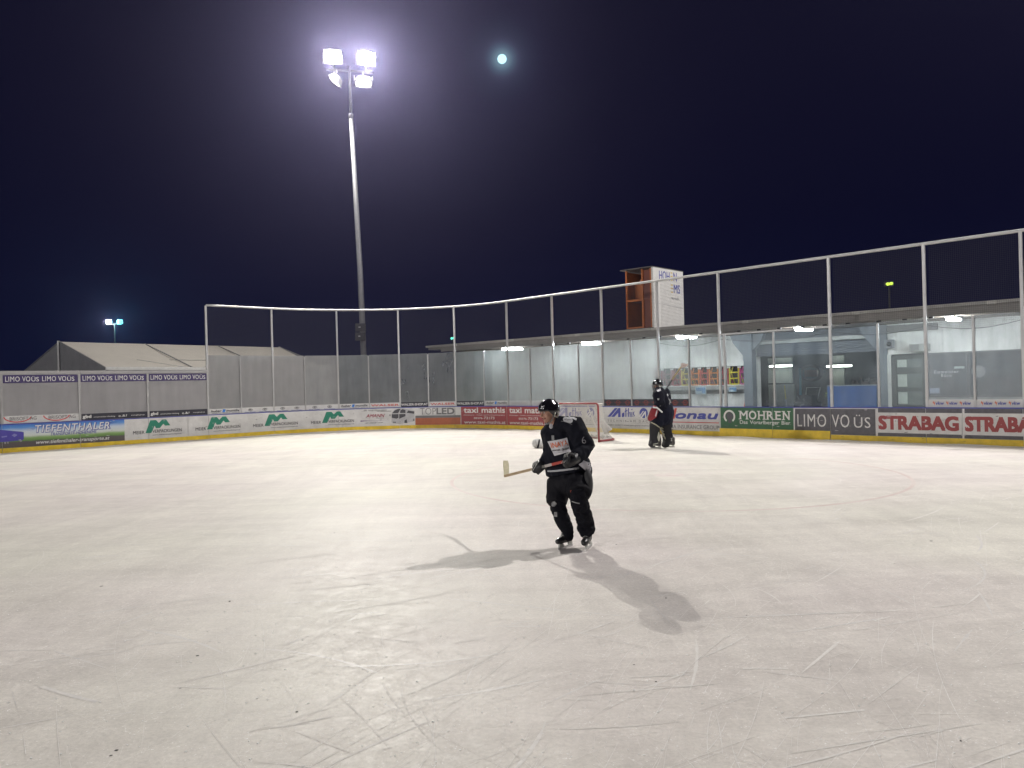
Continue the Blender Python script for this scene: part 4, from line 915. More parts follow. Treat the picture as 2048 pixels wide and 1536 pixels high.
for k in range(3): mb.tube([BP(u0+.1+k*.35, 5.9, ZT-.05), BP(u0+.2+k*.35, 5.85, ZT+.22), BP(u0+.42+k*.35, 5.9, ZT+.20), BP(u0+.5+k*.35, 6.0, ZT-.05)], .03, 8)
mb.build('hose', mat('hose_black', (.03,.03,.03), .5), t)
mb = MB(); c = BP(u0+.45, 7.6, ZT+.30); n = 18; R = .2
mb.tube([c+BU*R*math.cos(2*PI*i/n)+Vector((0,0,R*.8*math.sin(2*PI*i/n))) for i in range(n+1)], .018, 6); mb.tube([c, c+BV*.2+Vector((0,0,-.35))], .02, 6); mb.build('steering_wheel', BLK, t)
bb('seat', BLK, t, (u0+.25, u0+.7, 8.0, 8.15, .75, ZT+.25), (u0+.25, u0+.7, 7.75, 8.0, .75, .86))
bb('side_stripe', mat('lime_stripe', (.30,.42,.10), .5), t, (u0-.10, u0-.045, 4.006, 4.014, 1.28, 1.33), (u0-.12, u0-.045, 4.006, 4.014, 1.20, 1.225))
# dark edging machine, blue post, yellow shovel, hose reel
u0 = bu(1609, 5.2)[0]; t = thing('edging_machine', 'black ice edging machine beside the blue resurfacer', 'machine', BP(u0, 5.2, 0))
mb = MB(); bbox(mb, u0-.38, u0+.36, 5.0, 5.9, .30, .95); bbox(mb, u0-.22, u0+.28, 5.1, 5.7, .951, 1.22); mb.build('motor_body', mat('machine_black', (.035,.036,.042), .5, var=.3), t)
for u in (u0-.34, u0+.32): mb = MB(); mb.tube([BP(u-.05,5.4,.26), BP(u+.05,5.4,.26)], .26, 16); mb.build('wheel', MATS['rubber'], t)
mb = MB(); mb.tube([BP(u0-.25,5.8,.9), BP(u0-.30,6.1,1.50), BP(u0+.25,6.1,1.50), BP(u0+.2,5.8,.9)], .025, 6); mb.build('handlebar', HOUSE, t)
mb = MB(); r = random.Random(9)
for i in range(12):
    a = BP(u0+r.uniform(-.3,.3), 4.98, r.uniform(.35,1.2)); mb.tube([a, a+BU*r.uniform(-.15,.15)+Vector((0,0,r.uniform(-.2,.2)))], .012, 5)
mb.build('lever', mat('lever_grey', (.30,.30,.31), .4), t)
mb = MB(); u1 = bu(1600, 6.2)[0]; mb.tube([BP(u1,6.2,0), BP(u1,6.2,2.28)], .05, 8); tag(mb.build('pipe', mat('pale_blue_pipe', (.10,.33,.44), .4), smooth=True), 'pale blue upright pipe behind the edging machine', 'pipe')
u0 = bu(1571, 6)[0]; t = thing('snow_shovel', 'yellow handled snow shovel leaning in the garage', 'shovel', BP(u0, 6, 0))
mb = MB(); mb.bar(BP(u0-.06,6,1.60), BP(u0+.02,5.9,1.05), .045); mb.build('handle', mat('shovel_yellow', (.62,.52,.05), .5), t); mb = MB(); mb.bar(BP(u0+.022,5.9,1.04), BP(u0+.14,5.8,.35), .035); mb.bar(BP(u0-.22,5.95,1.27), BP(u0-.05,5.95,1.30), .03); mb.build('shaft', HOUSE, t)
mb = MB(); mb.prism([BP(u0-.06,5.8,.02), BP(u0+.36,5.8,.02), BP(u0+.34,5.8,.36), BP(u0-.04,5.8,.36)], BV*.03); mb.build('blade', mat('shovel_grey', (.30,.31,.32), .4), t)
u0 = bu(1622, 7.5)[0]; t = thing('hose_reel', 'dark hose reel hanging above the machine in the garage', 'hose reel', BP(u0, 7.5, 1.9))
mb = MB(); n = 20
for k in range(3): mb.tube([BP(u0,7.4+k*.07,2.08)+BU*(.42+.03*k)*math.cos(2*PI*i/n)+Vector((0,0,.30*math.sin(2*PI*i/n))) for i in range(n+1)], .05, 6)
mb.build('hose', mat('hose_brown', (.07,.05,.045), .6), t); bb('drum', mat('drum_red', (.16,.06,.05), .6), t, (u0-.26, u0+.26, 7.45, 7.6, 1.93, 2.22)); bb('wall_bracket', BLK, t, (u0-.05, u0+.05, 7.6, 8.95, 2.1, 2.2))

# ------------------------------------------------------------------ orange hut with the town sign on the roof
HC = at(1308, 655, 29.3); Z0 = 3.98; Z1 = at(1307, 535, 29.3).z; W1, W2 = 1.27, 2.18
h0 = Vector((HC.x, HC.y, 0))
def HP(a, b, z): return h0 - BU*a + BV*b + Vector((0,0,z))         # a: along the open side, b: along the white side
ht = thing('roof_hut', 'orange framed hut with a white town sign standing on the roof', 'hut', HP(.6, 1.1, 3.865))
OR = mat('hut_orange', (.44,.125,.02), .5, var=.15, scale=4); ORD = mat('hut_dark_red', (.17,.05,.03), .6, var=.2, scale=4)
def hb(name, m, *bx):
    mb = MB()
    for a0, a1, b0, b1, z0, z1 in bx: mb.hexa([HP(a0,b0,z0),HP(a0,b1,z0),HP(a1,b1,z0),HP(a1,b0,z0),HP(a0,b0,z1),HP(a0,b1,z1),HP(a1,b1,z1),HP(a1,b0,z1)])
    return mb.build(name, m, ht)
for a in (0.06, .45, 1.18): hb('post', OR, (a, a+.07, 0.0, .07, Z0, Z1-.02))
hb('rail', OR, (.521, 1.179, .003, .06, Z0, Z0+.06)); hb('rail', OR, (.521, 1.179, .003, .06, Z0+1.05, Z0+1.13)); hb('rail', ORD, (.131, .449, .003, .06, Z0+1.1, Z0+1.15))
hb('side_panel', ORD, (.131, .449, .065, .09, Z0, Z1-.06)); hb('back_panel', ORD, (.131, 1.179, W2-.12, W2-.08, Z0, Z1-.06)); hb('far_panel', OR, (1.251, 1.27, .07, W2, Z0, Z1-.05))
hb('inner_panel', OR, (.53, 1.15, .50, .54, Z0+1.14, Z0+1.82)); mb = MB(); mb.prism([HP(1.0,.49,Z0+1.76), HP(.54,.49,Z0+1.66), HP(.58,.49,Z0+1.85), HP(.78,.49,Z0+2.02)], -BV*.02); mb.build('folded_sheet', mat('salmon_sheet', (.60,.30,.20), .5), ht)
hb('shelf', ORD, (.521, 1.179, .07, 1.2, Z0+1.06, Z0+1.12)); hb('inner_box', ORD, (.55, 1.05, .8, .84, Z0+.05, Z0+.9))
hb('roof', mat('hut_roof', (.10,.095,.09), .6), (-.02, W1+.16, -.10, W2+.04, Z1, Z1+.035))
wp = hb('sign_panel', mat('hut_white', (.66,.655,.63), .5, var=.05), (-.03, 0.055, -.02, W2, Z0-.06, Z1-.002))
mb = MB(); hn = lambda u0, u1, z0, z1: (lambda u, v: HP(-.034, W2*(u0+(u1-u0)*u), z0+(z1-z0)*v))

for k in (-.006, 0, .006):
    for a, b, z0, z1, w_ in ((.185,.53,.445,.095,'HOH'), (.665,.775,.43,.085,'N'), (.665,.88,.90,.555,'MS')):
        put_text(mb, (lambda f_, q: lambda u, v: f_(u, v) + BV*q - BU*(-q*.05))(hn(a,b,Z1-z0,Z1-z1), k), w_)
mb.build('lettering', PRINTBLUE, wp, fix=False)
mb = MB()
for zb in (Z1-.115, Z1-.255, Z1-.395, Z1-.59, Z1-.73, Z1-.87): mb.quad(HP(-.034,W2*.565,zb-.02), HP(-.034,W2*.635,zb-.02), HP(-.034,W2*.635,zb+.02), HP(-.034,W2*.565,zb+.02))
mb.build('yellow_bars', mat('sign_yellow', (.60,.42,.06), .5), wp, fix=False)
mb = MB(); pts = [HP(-.036, W2*(.57+.011*i), Z1-1.12+.05*math.sin(i*1.9)+(.06 if i in (2,9,20) else 0)) for i in range(27)]
for a, b in zip(pts[:-1], pts[1:]): mb.bar(a, b, .008, .014)
mb.build('script_line', FAINT, wp); mb = MB(); mb.bar(HP(-.034,.10,Z1-1.35), HP(-.034,W2-.02,Z1-1.48), .006, .014); mb.build('panel_joint', FAINT, wp)
mb = MB()
for a in (0, .55, 1.12): mb.hexa([HP(a,-.04,3.867),HP(a,W2,3.867),HP(a+.18,W2,3.867),HP(a+.18,-.04,3.867),HP(a,-.04,3.975),HP(a,W2,3.975),HP(a+.18,W2,3.975),HP(a+.18,-.04,3.975)])
mb.build('pallet', mat('pallet_dark', (.06,.05,.045), .8), ht)

# ------------------------------------------------------------------ goal
gt = thing('hockey_goal', 'red framed hockey goal with white net in front of the end boards', 'goal', GP - EE*.92)
GR = mat('goal_red', (.26,.032,.030), .4, var=.12, scale=6); GW = 1.85; GH = 1.25
PR, PL = GP.copy(), GP - EE*GW; PR.z = PL.z = 0
zv = lambda z: Vector((0,0,z))
mb = MB(); rc = .10
arc = lambda p, s: [p + EE*s*(-rc+rc*math.sin(a)) + zv(GH-rc+rc*math.cos(a)) for a in (PI/2, PI/3, PI/6, 0)]
mb.tube([PR, *arc(PR, 1), *reversed(arc(PL, -1)), PL], .032, 10); mb.build('goal_frame', GR, gt, smooth=True)
back = lambda t, z: None
def base_curve(t):                                    # rounded footprint of the net, t from 0 (near post) to 1 (far post)
    a = PI*t; x = math.cos(a); y = math.sin(a)
    q = (abs(x)**3+abs(y)**3)**(-1/3)
    return GP - EE*GW/2 + EE*(GW/2+.10*min(1, y*2))*x*q + LL*1.12*y*q
def top_curve(t):
    a = PI*t; x = math.cos(a); y = math.sin(a); q = (abs(x)**3+abs(y)**3)**(-1/3)
    return GP - EE*GW/2 + EE*(GW/2-.02)*x*q + LL*.55*y*q
mb = MB(); mb.tube([base_curve(i/30)+zv(.04) for i in range(31)], .035, 8); mb.build('base_rail', GR, gt, smooth=True)
mb = MB(); mb.tube([top_curve(i/20)+zv(GH-.03) for i in range(21)], .02, 8); m0 = base_curve(.5); m1 = top_curve(.5)
mb.tube([m1+zv(GH-.03), m1*.6+m0*.4+zv(.75), m0-LL*.12+zv(.35), m0+zv(.05)], .022, 8); mb.build('back_frame', mat('goal_white_tube', (.62,.60,.56), .5), gt, smooth=True)
NETW = mat('goal_net_cord', (.60,.585,.55), .8, var=.1)
def net_pt(t, f):
    a, b = top_curve(t), base_curve(t); p = a*(1-f)+b*f; sagk = .13*math.sin(PI*f)*(math.sin(PI*t)*.6+.4)
    c = GP - EE*GW/2 + LL*.3; d = (c-p); d.z = 0
    return p + d*sagk + zv(GH*(1-f)-.02)
mb = MB(); nt, nfv, w = 92, 34, .0042
P = [[net_pt(i/nt, j/nfv) for j in range(nfv+1)] for i in range(nt+1)]
for i in range(nt+1):
    e = (P[min(i+1,nt)][0]-P[max(i-1,0)][0]).normalized()*w
    for j in range(nfv): mb.quad(P[i][j]-e, P[i][j]+e, P[i][j+1]+e, P[i][j+1]-e)
for j in range(nfv+1):
    for i in range(nt): mb.quad(P[i][j]-zv(w), P[i+1][j]-zv(w), P[i+1][j]+zv(w), P[i][j]+zv(w))
for i in range(nt+1):                                # roof of the net
    a = P[i][0]; b = GP-EE*GW*(i/nt)+zv(GH); e = EE*w; mb.quad(a-e, a+e, b+e, b-e)
o = mb.build('net', NETW, gt, fix=False); o['kind'] = 'stuff'
mb = MB(); rr = random.Random(2)
for i in range(60):                                  # canvas skirt along the foot
    a, b = base_curve(i/60), base_curve((i+1)/60); c = GP - EE*GW/2 + LL*.3
    f = lambda p, k: p + (c-p)*k
    ha = lambda q: .13+.03*math.sin(q*1.3)
    mb.quad(f(a,.03)+zv(.05), f(b,.03)+zv(.05), f(b,.09+.02*math.sin(i+1))+zv(ha(i+1)), f(a,.09+.02*math.sin(i))+zv(ha(i)))
mb.build('skirt', mat('goal_skirt', (.58,.57,.53), .8, var=.25, scale=8), gt, fix=False)
mb = MB(); mb.tube([PR-EE*.35+LL*.30+zv(GH-.06), PR-EE*.33+LL*.50+zv(.7), PR-EE*.10+LL*.62+zv(.30)], [.05,.06,.16], 8); mb.build('net_fold', mat('net_fold', (.55,.53,.50), .8, var=.3, scale=20), gt, smooth=True)

# ------------------------------------------------------------------ people
SKIN = mat('skin', (.46,.26,.185), .5, var=.08, scale=20)
JERSEY = mat('black_jersey', (.0075,.0085,.0145), .85, var=.25, scale=12, bump=.25, bscale=260, spec=.18)
PANTS = mat('black_nylon', (.007,.007,.010), .7, var=.25, scale=10, spec=.2)
SOCK = mat('black_sock', (.006,.0065,.010), .85, var=.3, scale=14, spec=.18)
GLOSS = mat('gloss_black', (.008,.008,.009), .16, var=0, spec=.6, coat=.6)
GLOVE = mat('glove_black', (.011,.011,.013), .45, var=.2, scale=20)
WCLOTH = mat('white_cloth', (.62,.61,.64), .8, var=.08, scale=12)
GREYC = mat('grey_cloth', (.26,.26,.26), .7, var=.2, scale=15)
METAL = mat('blade_steel', (.62,.62,.62), .25, metal=.8, var=.1)
HOLDER = mat('blade_holder', (.50,.50,.47), .5, var=.12, scale=20)
BOOT = mat('boot_grey', (.085,.08,.075), .5, var=.5, scale=22); BOOTD = mat('boot_black', (.015,.015,.016), .35, var=.2)

def bvh_of(*objs):
    vv, ff = [], []
    for o in objs:
        k = len(vv); vv += [v.co.copy() for v in o.data.vertices]; ff += [tuple(k+i for i in p.vertices) for p in o.data.polygons]
    return BVHTree.FromPolygons(vv, ff)
def cast_patch(bvh, name, m, parent, org, ux, uy, w, h, nx=10, ny=8, lift=.006, edge=None):
    """small sheet of cloth laid on the body: cast from org along -(ux x uy)"""
    ux = Vector(ux).normalized(); uy = Vector(uy).normalized(); d = -(ux.cross(uy)).normalized(); mb = MB(); idx = {}
    for j in range(ny+1):
        for i in range(nx+1):
            u, v = i/nx-.5, j/ny-.5
            if edge: u, v = edge(u, v)
            p = org + ux*u*w + uy*v*h; hit = bvh.ray_cast(p - d*.6, d, 2.0)
            if hit[0] is not None: idx[i,j] = len(mb.v); mb.v.append(hit[0] - d*lift)
    for j in range(ny):
        for i in range(nx):
            q = [(i,j),(i+1,j),(i+1,j+1),(i,j+1)]
            if all(c in idx for c in q): mb.f.append(tuple(idx[c] for c in q))
    return mb.build(name, m, parent, True, fix=False)
def cast_text(bvh, name, m, parent, org, ux, uy, w, h, body, lift=.011, **kw):
    ux = Vector(ux).normalized(); uy = Vector(uy).normalized(); d = -(ux.cross(uy)).normalized(); mb = MB()
    def fn(u, v):
        p = org + ux*(u-.5)*w + uy*(v-.5)*h; hit = bvh.ray_cast(p - d*.6, d, 2.0)
        return (hit[0] if hit[0] is not None else p) - d*lift
    put_text(mb, fn, body, kw.get('bold', 0), kw.get('shear', 0), kw.get('space', 1))
    return mb.build(name, m, parent, fix=False)
def cast_line(bvh, name, m, parent, pts, d, r=.006, lift=.003):
    mb = MB(); q = []
    for p in pts:
        hit = bvh.ray_cast(Vector(p) - Vector(d)*.6, Vector(d), 2.0)
        if hit[0] is not None: q.append(hit[0] - Vector(d)*lift)
    if len(q) > 1: mb.tube(q, r, 6)
    return mb.build(name, m, parent, True)

def helmet(parent, c, f, up, r, m, gloss_ridges=True):
    """open shell over the skull; f is where the face points"""
    f = Vector(f).normalized(); up = Vector(up); up = (up - f*f.dot(up)).normalized(); s = up.cross(f)
    R = Matrix((f, s, up)).transposed(); bm = bmesh.new(); nu, nv = 40, 24; rows = []
    for j in range(nv+1):
        th = PI*.5*j/nv*1.32; row = []
        for i in range(nu):
            ph = 2*PI*i/nu; ca, sa_ = math.cos(ph), math.sin(ph)
            cut = .5*PI + (.05 if ca > .55 else (.05+.42*min(1,(.55-ca)/.35) if ca > .2 else (.47 if ca > -.35 else .56))) - max(0, ca)*.04   # brow, ears, nape
            t = min(th/(.5*PI*1.32), 1)*cut
            k = 1 + .035*math.exp(-((sa_*math.sin(t)*1.0-.42)/.10)**2) + .035*math.exp(-((sa_*math.sin(t)+.42)/.10)**2) + (.03 if .95 < t < 1.15 else 0)
            k += .05*max(0, math.cos(2*ph))*math.sin(t)**4*(1 if ca > 0 else .4)
            row.append(bm.verts.new(c + R @ Vector((r[0]*math.sin(t)*ca*k, r[1]*math.sin(t)*sa_*k, r[2]*math.cos(t)*k))))
        rows.append(row)
    for j in range(nv):
        for i in range(nu): bm.faces.new((rows[j][i], rows[j+1][i], rows[j+1][(i+1) % nu], rows[j][(i+1) % nu]))
    bmesh.ops.remove_doubles(bm, verts=bm.verts, dist=1e-5); bmesh.ops.recalc_face_normals(bm, faces=bm.faces)
    me = bpy.data.meshes.new('helmet'); bm.to_mesh(me); bm.free()
    me = evaluated(me, [('SOLIDIFY', dict(thickness=.014, offset=-1)), ('SUBSURF', dict(levels=1, render_levels=1))])
    o = link('helmet', me, m, parent, True)
    mb = MB()
    for sy in (-1, 1):
        q = [Vector((r[0]*.02, sy*r[1]*1.02, -r[2]*.25)), Vector((r[0]*.10, sy*r[1]*1.04, -r[2]*.52)), Vector((-r[0]*.18, sy*r[1]*1.04, -r[2]*.60)), Vector((-r[0]*.32, sy*r[1]*1.03, -r[2]*.35))]
        mb.tube([c + R @ p for p in q], .011, 6, cap='round')
    mb.build('ear_guard', mat('clear_guard', (.30,.29,.24), .25, var=.1), o)
    return o, R
def face_features(parent, c, R, r):
    def P(x, y, z): return c + R @ Vector((x*r[0], y*r[1], z*r[2]))
    for sy in (-1, 1):
        mb = MB(); mb.ell(P(.90, sy*.36, .04), (.012,.013,.010), nu=10, nv=8); e = mb.build('eye', mat('eye_white', (.55,.53,.50), .3, var=0), parent, True)
        mb = MB(); mb.ell(P(.985, sy*.37, .04), (.006,.007,.007), nu=8, nv=6); mb.build('pupil', mat('pupil', (.02,.015,.01), .3, var=0), e)
        mb = MB(); mb.tube([P(.93, sy*.18, .17), P(.95, sy*.36, .20), P(.83, sy*.58, .16)], .006, 6, cap='round'); mb.build('eyebrow', mat('brow_brown', (.09,.05,.03), .8), parent)
    mb = MB(); mb.tube([P(.86, -.34, -.53), P(.97, -.14, -.58), P(.97, .14, -.58), P(.86, .34, -.53)], .0075, 8, cap='round'); mb.build('mouth', mat('lips', (.24,.075,.06), .5), parent, True)
    mb = MB(); mb.tube([P(.88, -.27, -.54), P(.985, 0, -.56), P(.88, .27, -.54)], .005, 6, cap='round'); mb.build('teeth', mat('teeth', (.60,.57,.50), .4), parent)
def head_prims(mb, c, R, r, neck_to):
    E_ = lambda x, y, z: c + R @ Vector((x*r[0], y*r[1], z*r[2]))
    mb.ell(E_(-.05, 0, .12), (r[0]*.98, r[1]*.98, r[2]*.90), R)
    mb.ell(E_(.28, 0, -.38), (r[0]*.68, r[1]*.76, r[2]*.66), R)          # cheeks and jaw
    mb.ell(E_(.66, 0, -.84), (r[0]*.24, r[1]*.32, r[2]*.18), R)          # chin
    mb.tube([E_(.93,0,.10), E_(1.08,0,-.10), E_(1.20,0,-.26)], [.010,.014,.018], 8, cap='round')   # nose
    for sy in (-1, 1):
        mb.ell(E_(.84, sy*.17, -.29), (.012,.010,.009), R, 8, 6)
        mb.ell(E_(.62, sy*.58, -.28), (.030,.026,.024), R, 10, 8)        # cheek bones
        mb.ell(E_(.80, sy*.36, .19), (.020,.034,.012), R, 10, 8)         # brow ridge
        mb.ell(E_(-.08, sy*1.02, -.12), (.026,.012,.038), R, 10, 8)      # ears
    mb.tube([E_(-.20,0,-.45), (E_(-.20,0,-.45)+neck_to)/2, neck_to], [.058,.060,.068], 12, cap='round')

def skate(parent, heel, toe, up=(0,0,1), L=.29, label=None):
    """heel and toe: points of the runner's two ends on the ice"""
    heel = Vector(heel); toe = Vector(toe); t = (toe-heel).normalized(); u = Vector(up); u = (u - t*t.dot(u)).normalized(); s = t.cross(u); m = (heel+toe)/2
    def P(a, b, c): return m + t*a*L + s*b + u*c
    mb = MB(); H0 = .062
    for a0, a1, w0, w1, zt0, zt1 in ((-.50,-.30,.030,.036,.105,.10),):
        pass
    mb.tube([P(-.40,0,H0+.045), P(-.15,0,H0+.044), P(.15,0,H0+.042), P(.38,0,H0+.038), P(.47,0,H0+.034)], [(.036,.046),(.040,.046),(.045,.044),(.044,.038),(.030,.028)], 14, cap='round', side=s)
    mb.tube([P(-.36,0,H0+.05), P(-.34,0,H0+.13), P(-.33,0,H0+.20)], [(.040,.055),(.043,.056),(.050,.062)], 14, cap='round', side=s)
    mb.tube([P(-.28,0,H0+.16), P(-.05,0,H0+.10), P(.2,0,H0+.055)], [(.036,.04),(.037,.036),(.036,.03)], 12, cap='round', side=s)
    bo = sculpt('skate_boot', mb, BOOT, parent, .009, 4)
    mb = MB(); mb.tube([P(.24,0,H0+.042), P(.38,0,H0+.040), P(.49,0,H0+.036)], [(.048,.042),(.048,.042),(.034,.031)], 14, cap='round', side=s); mb.build('toe_cap', BOOTD, bo, True)
    mb = MB()
    for k in range(5): mb.tube([P(.16-k*.085,-.03,H0+.085+k*.026), P(.17-k*.085,0,H0+.098+k*.026), P(.16-k*.085,.03,H0+.085+k*.026)], .0045, 6)
    mb.build('laces', HOLDER, bo)
    mb = MB(); mb.tube([P(-.3,0,H0+.22), P(-.22,0,H0+.30)], [(.030,.012),(.034,.010)], 8, side=s); mb.build('tongue', BOOTD, bo)
    mb = MB(); w = .009
    poly = [(-.48,.018),(-.46,.066),(-.22,.066),(-.20,.040),(-.08,.030),(.08,.030),(.16,.042),(.18,.062),(.42,.060),(.50,.020)]
    mb.prism([P(a,-w,c) for a, c in poly], s*2*w); mb.build('blade_holder', HOLDER, bo)
    mb = MB(); mb.prism([P(a,-.0022,c) for a, c in ((-.50,.0),(-.51,.020),(.52,.022),(.53,.010),(.48,.001),(0,-.0005))], s*.0044); mb.build('blade', METAL, bo)
    return bo

def glove(parent, c, grip, back, size=1.0, sidewise=1, cuff_to=None, stripes=True):
    """hockey glove closed round a shaft: grip = shaft direction, back = where the back of the hand faces"""
    g = Vector(grip).normalized(); b = Vector(back); b = (b - g*g.dot(b)).normalized(); k = g.cross(b)*sidewise; q = size
    P = lambda x, y, z: c + g*x*q + b*y*q + k*z*q                      # x along the shaft, y to the back, z to the knuckles
    mb = MB()
    mb.ell(P(0,.030,-.015), (.052*q,.030*q,.055*q), Matrix((g,b,k)).transposed())
    for i, x in enumerate((-.042,-.015,.013,.040)):                       # four fingers curl over the shaft
        l = (.96,1.05,1.0,.86)[i]
        mb.tube([P(x,.038,.012), P(x,.036,.046*l), P(x,.008,.062*l), P(x,-.026,.046*l), P(x,-.034,.016*l)], [.0165*q,.0165*q,.0155*q,.0145*q,.013*q], 8, cap='round')
    mb.tube([P(-.045,.020,-.035), P(-.060,-.010,-.020), P(-.050,-.034,.000), P(-.030,-.040,.020)], [.020*q,.019*q,.017*q,.014*q], 8, cap='round')   # thumb
    o = sculpt('glove', mb, GLOVE, parent, .0065*q, 3)
    if cuff_to is not None:
        v = (Vector(cuff_to) - P(0,.02,-.05)); L = v.length; v.normalize(); p0 = P(0,.02,-.05)
        mb = MB(); mb.tube([p0 - v*.01, p0+v*.06, p0+v*.135*q], [(.050*q,.042*q),(.058*q,.052*q),(.074*q,.066*q)], 14, side=g); mb.build('cuff', GLOVE, o, True)
        if stripes:
            mb = MB()
            for x in (-.03,.02): mb.tube([p0+g*x+b*.048*q+v*.00, p0+g*x*1.1+b*.058*q+v*.06, p0+g*x*1.2+b*.070*q+v*.12], .005, 6)
            for x in (-.028,.0,.028): mb.tube([P(x+.004,.054,.014), P(x+.004,.054,.040), P(x+.004,.030,.072)], .0042, 6)
            mb.build('stripe', mat('glove_stripe', (.55,.55,.52), .6), o)
    return o

# ---- the skater in front
Y0 = 8.98
def J(px, py, dy=0): return at(px, py, Y0+dy)
foot = ice_at(1152, 1098)
sk = thing('person', 'ice hockey player in a black jersey and gloss black helmet holding a wooden stick', 'person', Vector((foot.x, foot.y, 0)))
hc = J(1097, 824, .12); neck = J(1111, 851, .17); lsh = J(1147, 851, .04); rsh = J(1098, 866, .32); lel = J(1171, 896, .02); lwr = J(1154, 914, -.14)
lha = J(1139, 921.5, -.22); rel = J(1103, 902, .36); rwr = J(1089, 926, .34); rha = J(1076.5, 938.5, .36); pel = J(1133, 950, .25); rhip = J(1115, 966, .26); lhip = J(1156, 962, .10)
rkn = J(1116, 1016, .12); lkn = J(1158, 1003, -.10); ran = J(1135, 1067, .10); lan = J(1172, 1058, .04)
f = Vector((-.60,-.80,0)); sl = Vector((.80,-.60,0))
ff = Vector((-.80,-.58,-.16)).normalized(); hr = (.098,.076,.122)
hs = Vector((0,0,1)).cross(ff).normalized(); hu = ff.cross(hs); HR = Matrix((ff, hs, hu)).transposed()
mb = MB(); head_prims(mb, hc, HR, hr, neck)
chest = J(1121, 884, .22)
mb.tube([neck, chest, pel], [(.07,.06),(.15,.10),(.13,.09)], 12, cap='round', side=sl)
for a in ((lsh,lel,lwr,lha), (rsh,rel,rwr,rha)): mb.tube([neck.lerp(a[0],.5), *a], [.06,.055,.045,.034,.03], 10, cap='round')
for a in ((lhip,lkn,lan), (rhip,rkn,ran)): mb.tube([pel, *a], [.09,.08,.055,.042], 10, cap='round')
body = sculpt('body', mb, SKIN, sk, .0085, 3)
face_features(body, hc, HR, hr)
hm, _ = helmet(sk, hc + hu*.012 - ff*.012, ff + hu*.10, hu, (.134,.109,.138), GLOSS)
mb = MB(); E_ = lambda x, y, z: hc + HR @ Vector((x*hr[0], y*hr[1], z*hr[2]))
for sy in (-1, 1): mb.tube([E_(.0, sy*1.12, -.30), E_(.22, sy*.95, -.80), E_(.50, sy*.40, -1.12), E_(.55, 0, -1.15)], .0075, 6)
mb.build('chin_strap', mat('strap_grey', (.16,.17,.165), .7), sk)
mb = MB()                                                             # short clear visor on the brow
for i in range(8):
    a0, a1 = -1.0+i*.25, -.75+i*.25
    V = lambda a, z: E_(1.30*math.cos(a)-.02, 1.36*math.sin(a), z)
    mb.quad(V(a0,.30), V(a1,.30), V(a1,.20), V(a0,.20))
mb.build('visor_edge', GLOSS, hm)
# jersey
mb = MB()
hem = J(1135, 944, .25); wst = J(1130, 925, .25); ups = J(1113, 862, .20)
mb.tube([hem - (wst-hem)*.02, wst, J(1123, 903, .24), chest, ups, neck - Vector((0,0,.01))], [(.288,.205),(.275,.185),(.246,.17),(.228,.165),(.18,.135),(.085,.08)], 20, side=sl)
mb.tube([neck.lerp(lsh,.35), lsh, lel + Vector((.005,0,0)), lel.lerp(lwr,.5), lwr], [.11,.128,.112,.098,.082], 14, cap='round')
mb.tube([neck.lerp(rsh,.35), rsh, rel, rel.lerp(rwr,.5), rwr], [.09,.105,.086,.082,.074], 14, cap='round')
mb.ell(J(1168, 930, .12), (.075,.12,.10)); mb.ell(J(1176, 942, .16), (.045,.09,.10))
jr = sculpt('jersey', mb, JERSEY, sk, .012, 7, .016, (9,9,7), 3)
bv = bvh_of(jr); fwd = Vector((0,1,0)); X = Vector((1,0,0)); Z = Vector((0,0,1))
mb = MB(); mb.ell(J(1102, 853.5, -.02), (.022,.02,.03)); mb.build('undershirt', mat('undershirt_grey', (.42,.42,.44), .8), sk, True)
# white panels, emblems and letters on the jersey
pc = J(1126, 895.5, 0); pu = (J(1139.5, 886.5)-J(1098, 890.5+2)); pu = (J(1134, 878)-J(1099, 886)).normalized(); pv = Vector((-.10,0,1)) ; pv = (pv - pu*pu.dot(pv)).normalized()
chest_patch = cast_patch(bv, 'chest_patch', WCLOTH, jr, J(1118.5, 896, 0), pu, pv, .232, .175, edge=lambda u, v: (u*(1 - .16*(.5-v)) + .10*(.5-v), v + (.10*(u+.5)*(1 if v < 0 else 0) - .03 if v < 0 else 0)))
cast_text(bv, 'lettering', mat('jersey_orange', (.66,.14,.03), .6), chest_patch, J(1119.5, 889.8, 0), pu, pv, .20, .062, 'INAYA', bold=.012, lift=.012)
mb = cast_text(bv, 'lettering', PRINTB, chest_patch, J(1131, 899, 0), pu, pv, .085, .028, 'GmbH', bold=.04, lift=.012)
cast_line(bv, 'printed_line', PRINTB, chest_patch, [J(1107, 896.5), J(1137, 891.5)], fwd, .003, .010)
for k in range(6): cast_line(bv, 'printed_line', PRINTG, chest_patch, [J(1106+k*2.6, 903.5-k*.4), J(1107.5+k*2.6, 903.2-k*.4)], fwd, .008, .009)
cast_line(bv, 'printed_line', FAINT, chest_patch, [J(1112, 908), J(1128, 905)], fwd, .003, .010)
cast_patch(bv, 'chest_tag', GREYC, jr, J(1106.5, 877.5), X, Z, .030, .055, 3, 4)
sb = cast_patch(bv, 'shoulder_badge', mat('badge_white', (.56,.56,.57), .7, var=.1), jr, J(1135.5, 840.5), X+Z*-.18, Z+X*.18, .108, .060, 8, 6, edge=lambda u, v: (u*math.sqrt(max(0, 1-(v*1.6)**2)), v))
cast_line(bv, 'badge_print', PRINTG, sb, [J(1129+i*1.4, 839.5+.9*math.sin(i*1.7)) for i in range(9)], fwd, .0035, .009)
cast_patch(bv, 'shoulder_stripe', mat('stripe_white', (.66,.66,.67), .7, var=.05), jr, J(1143, 835), X-Z*.52, Z+X*.52, .12, .022, 8, 3)
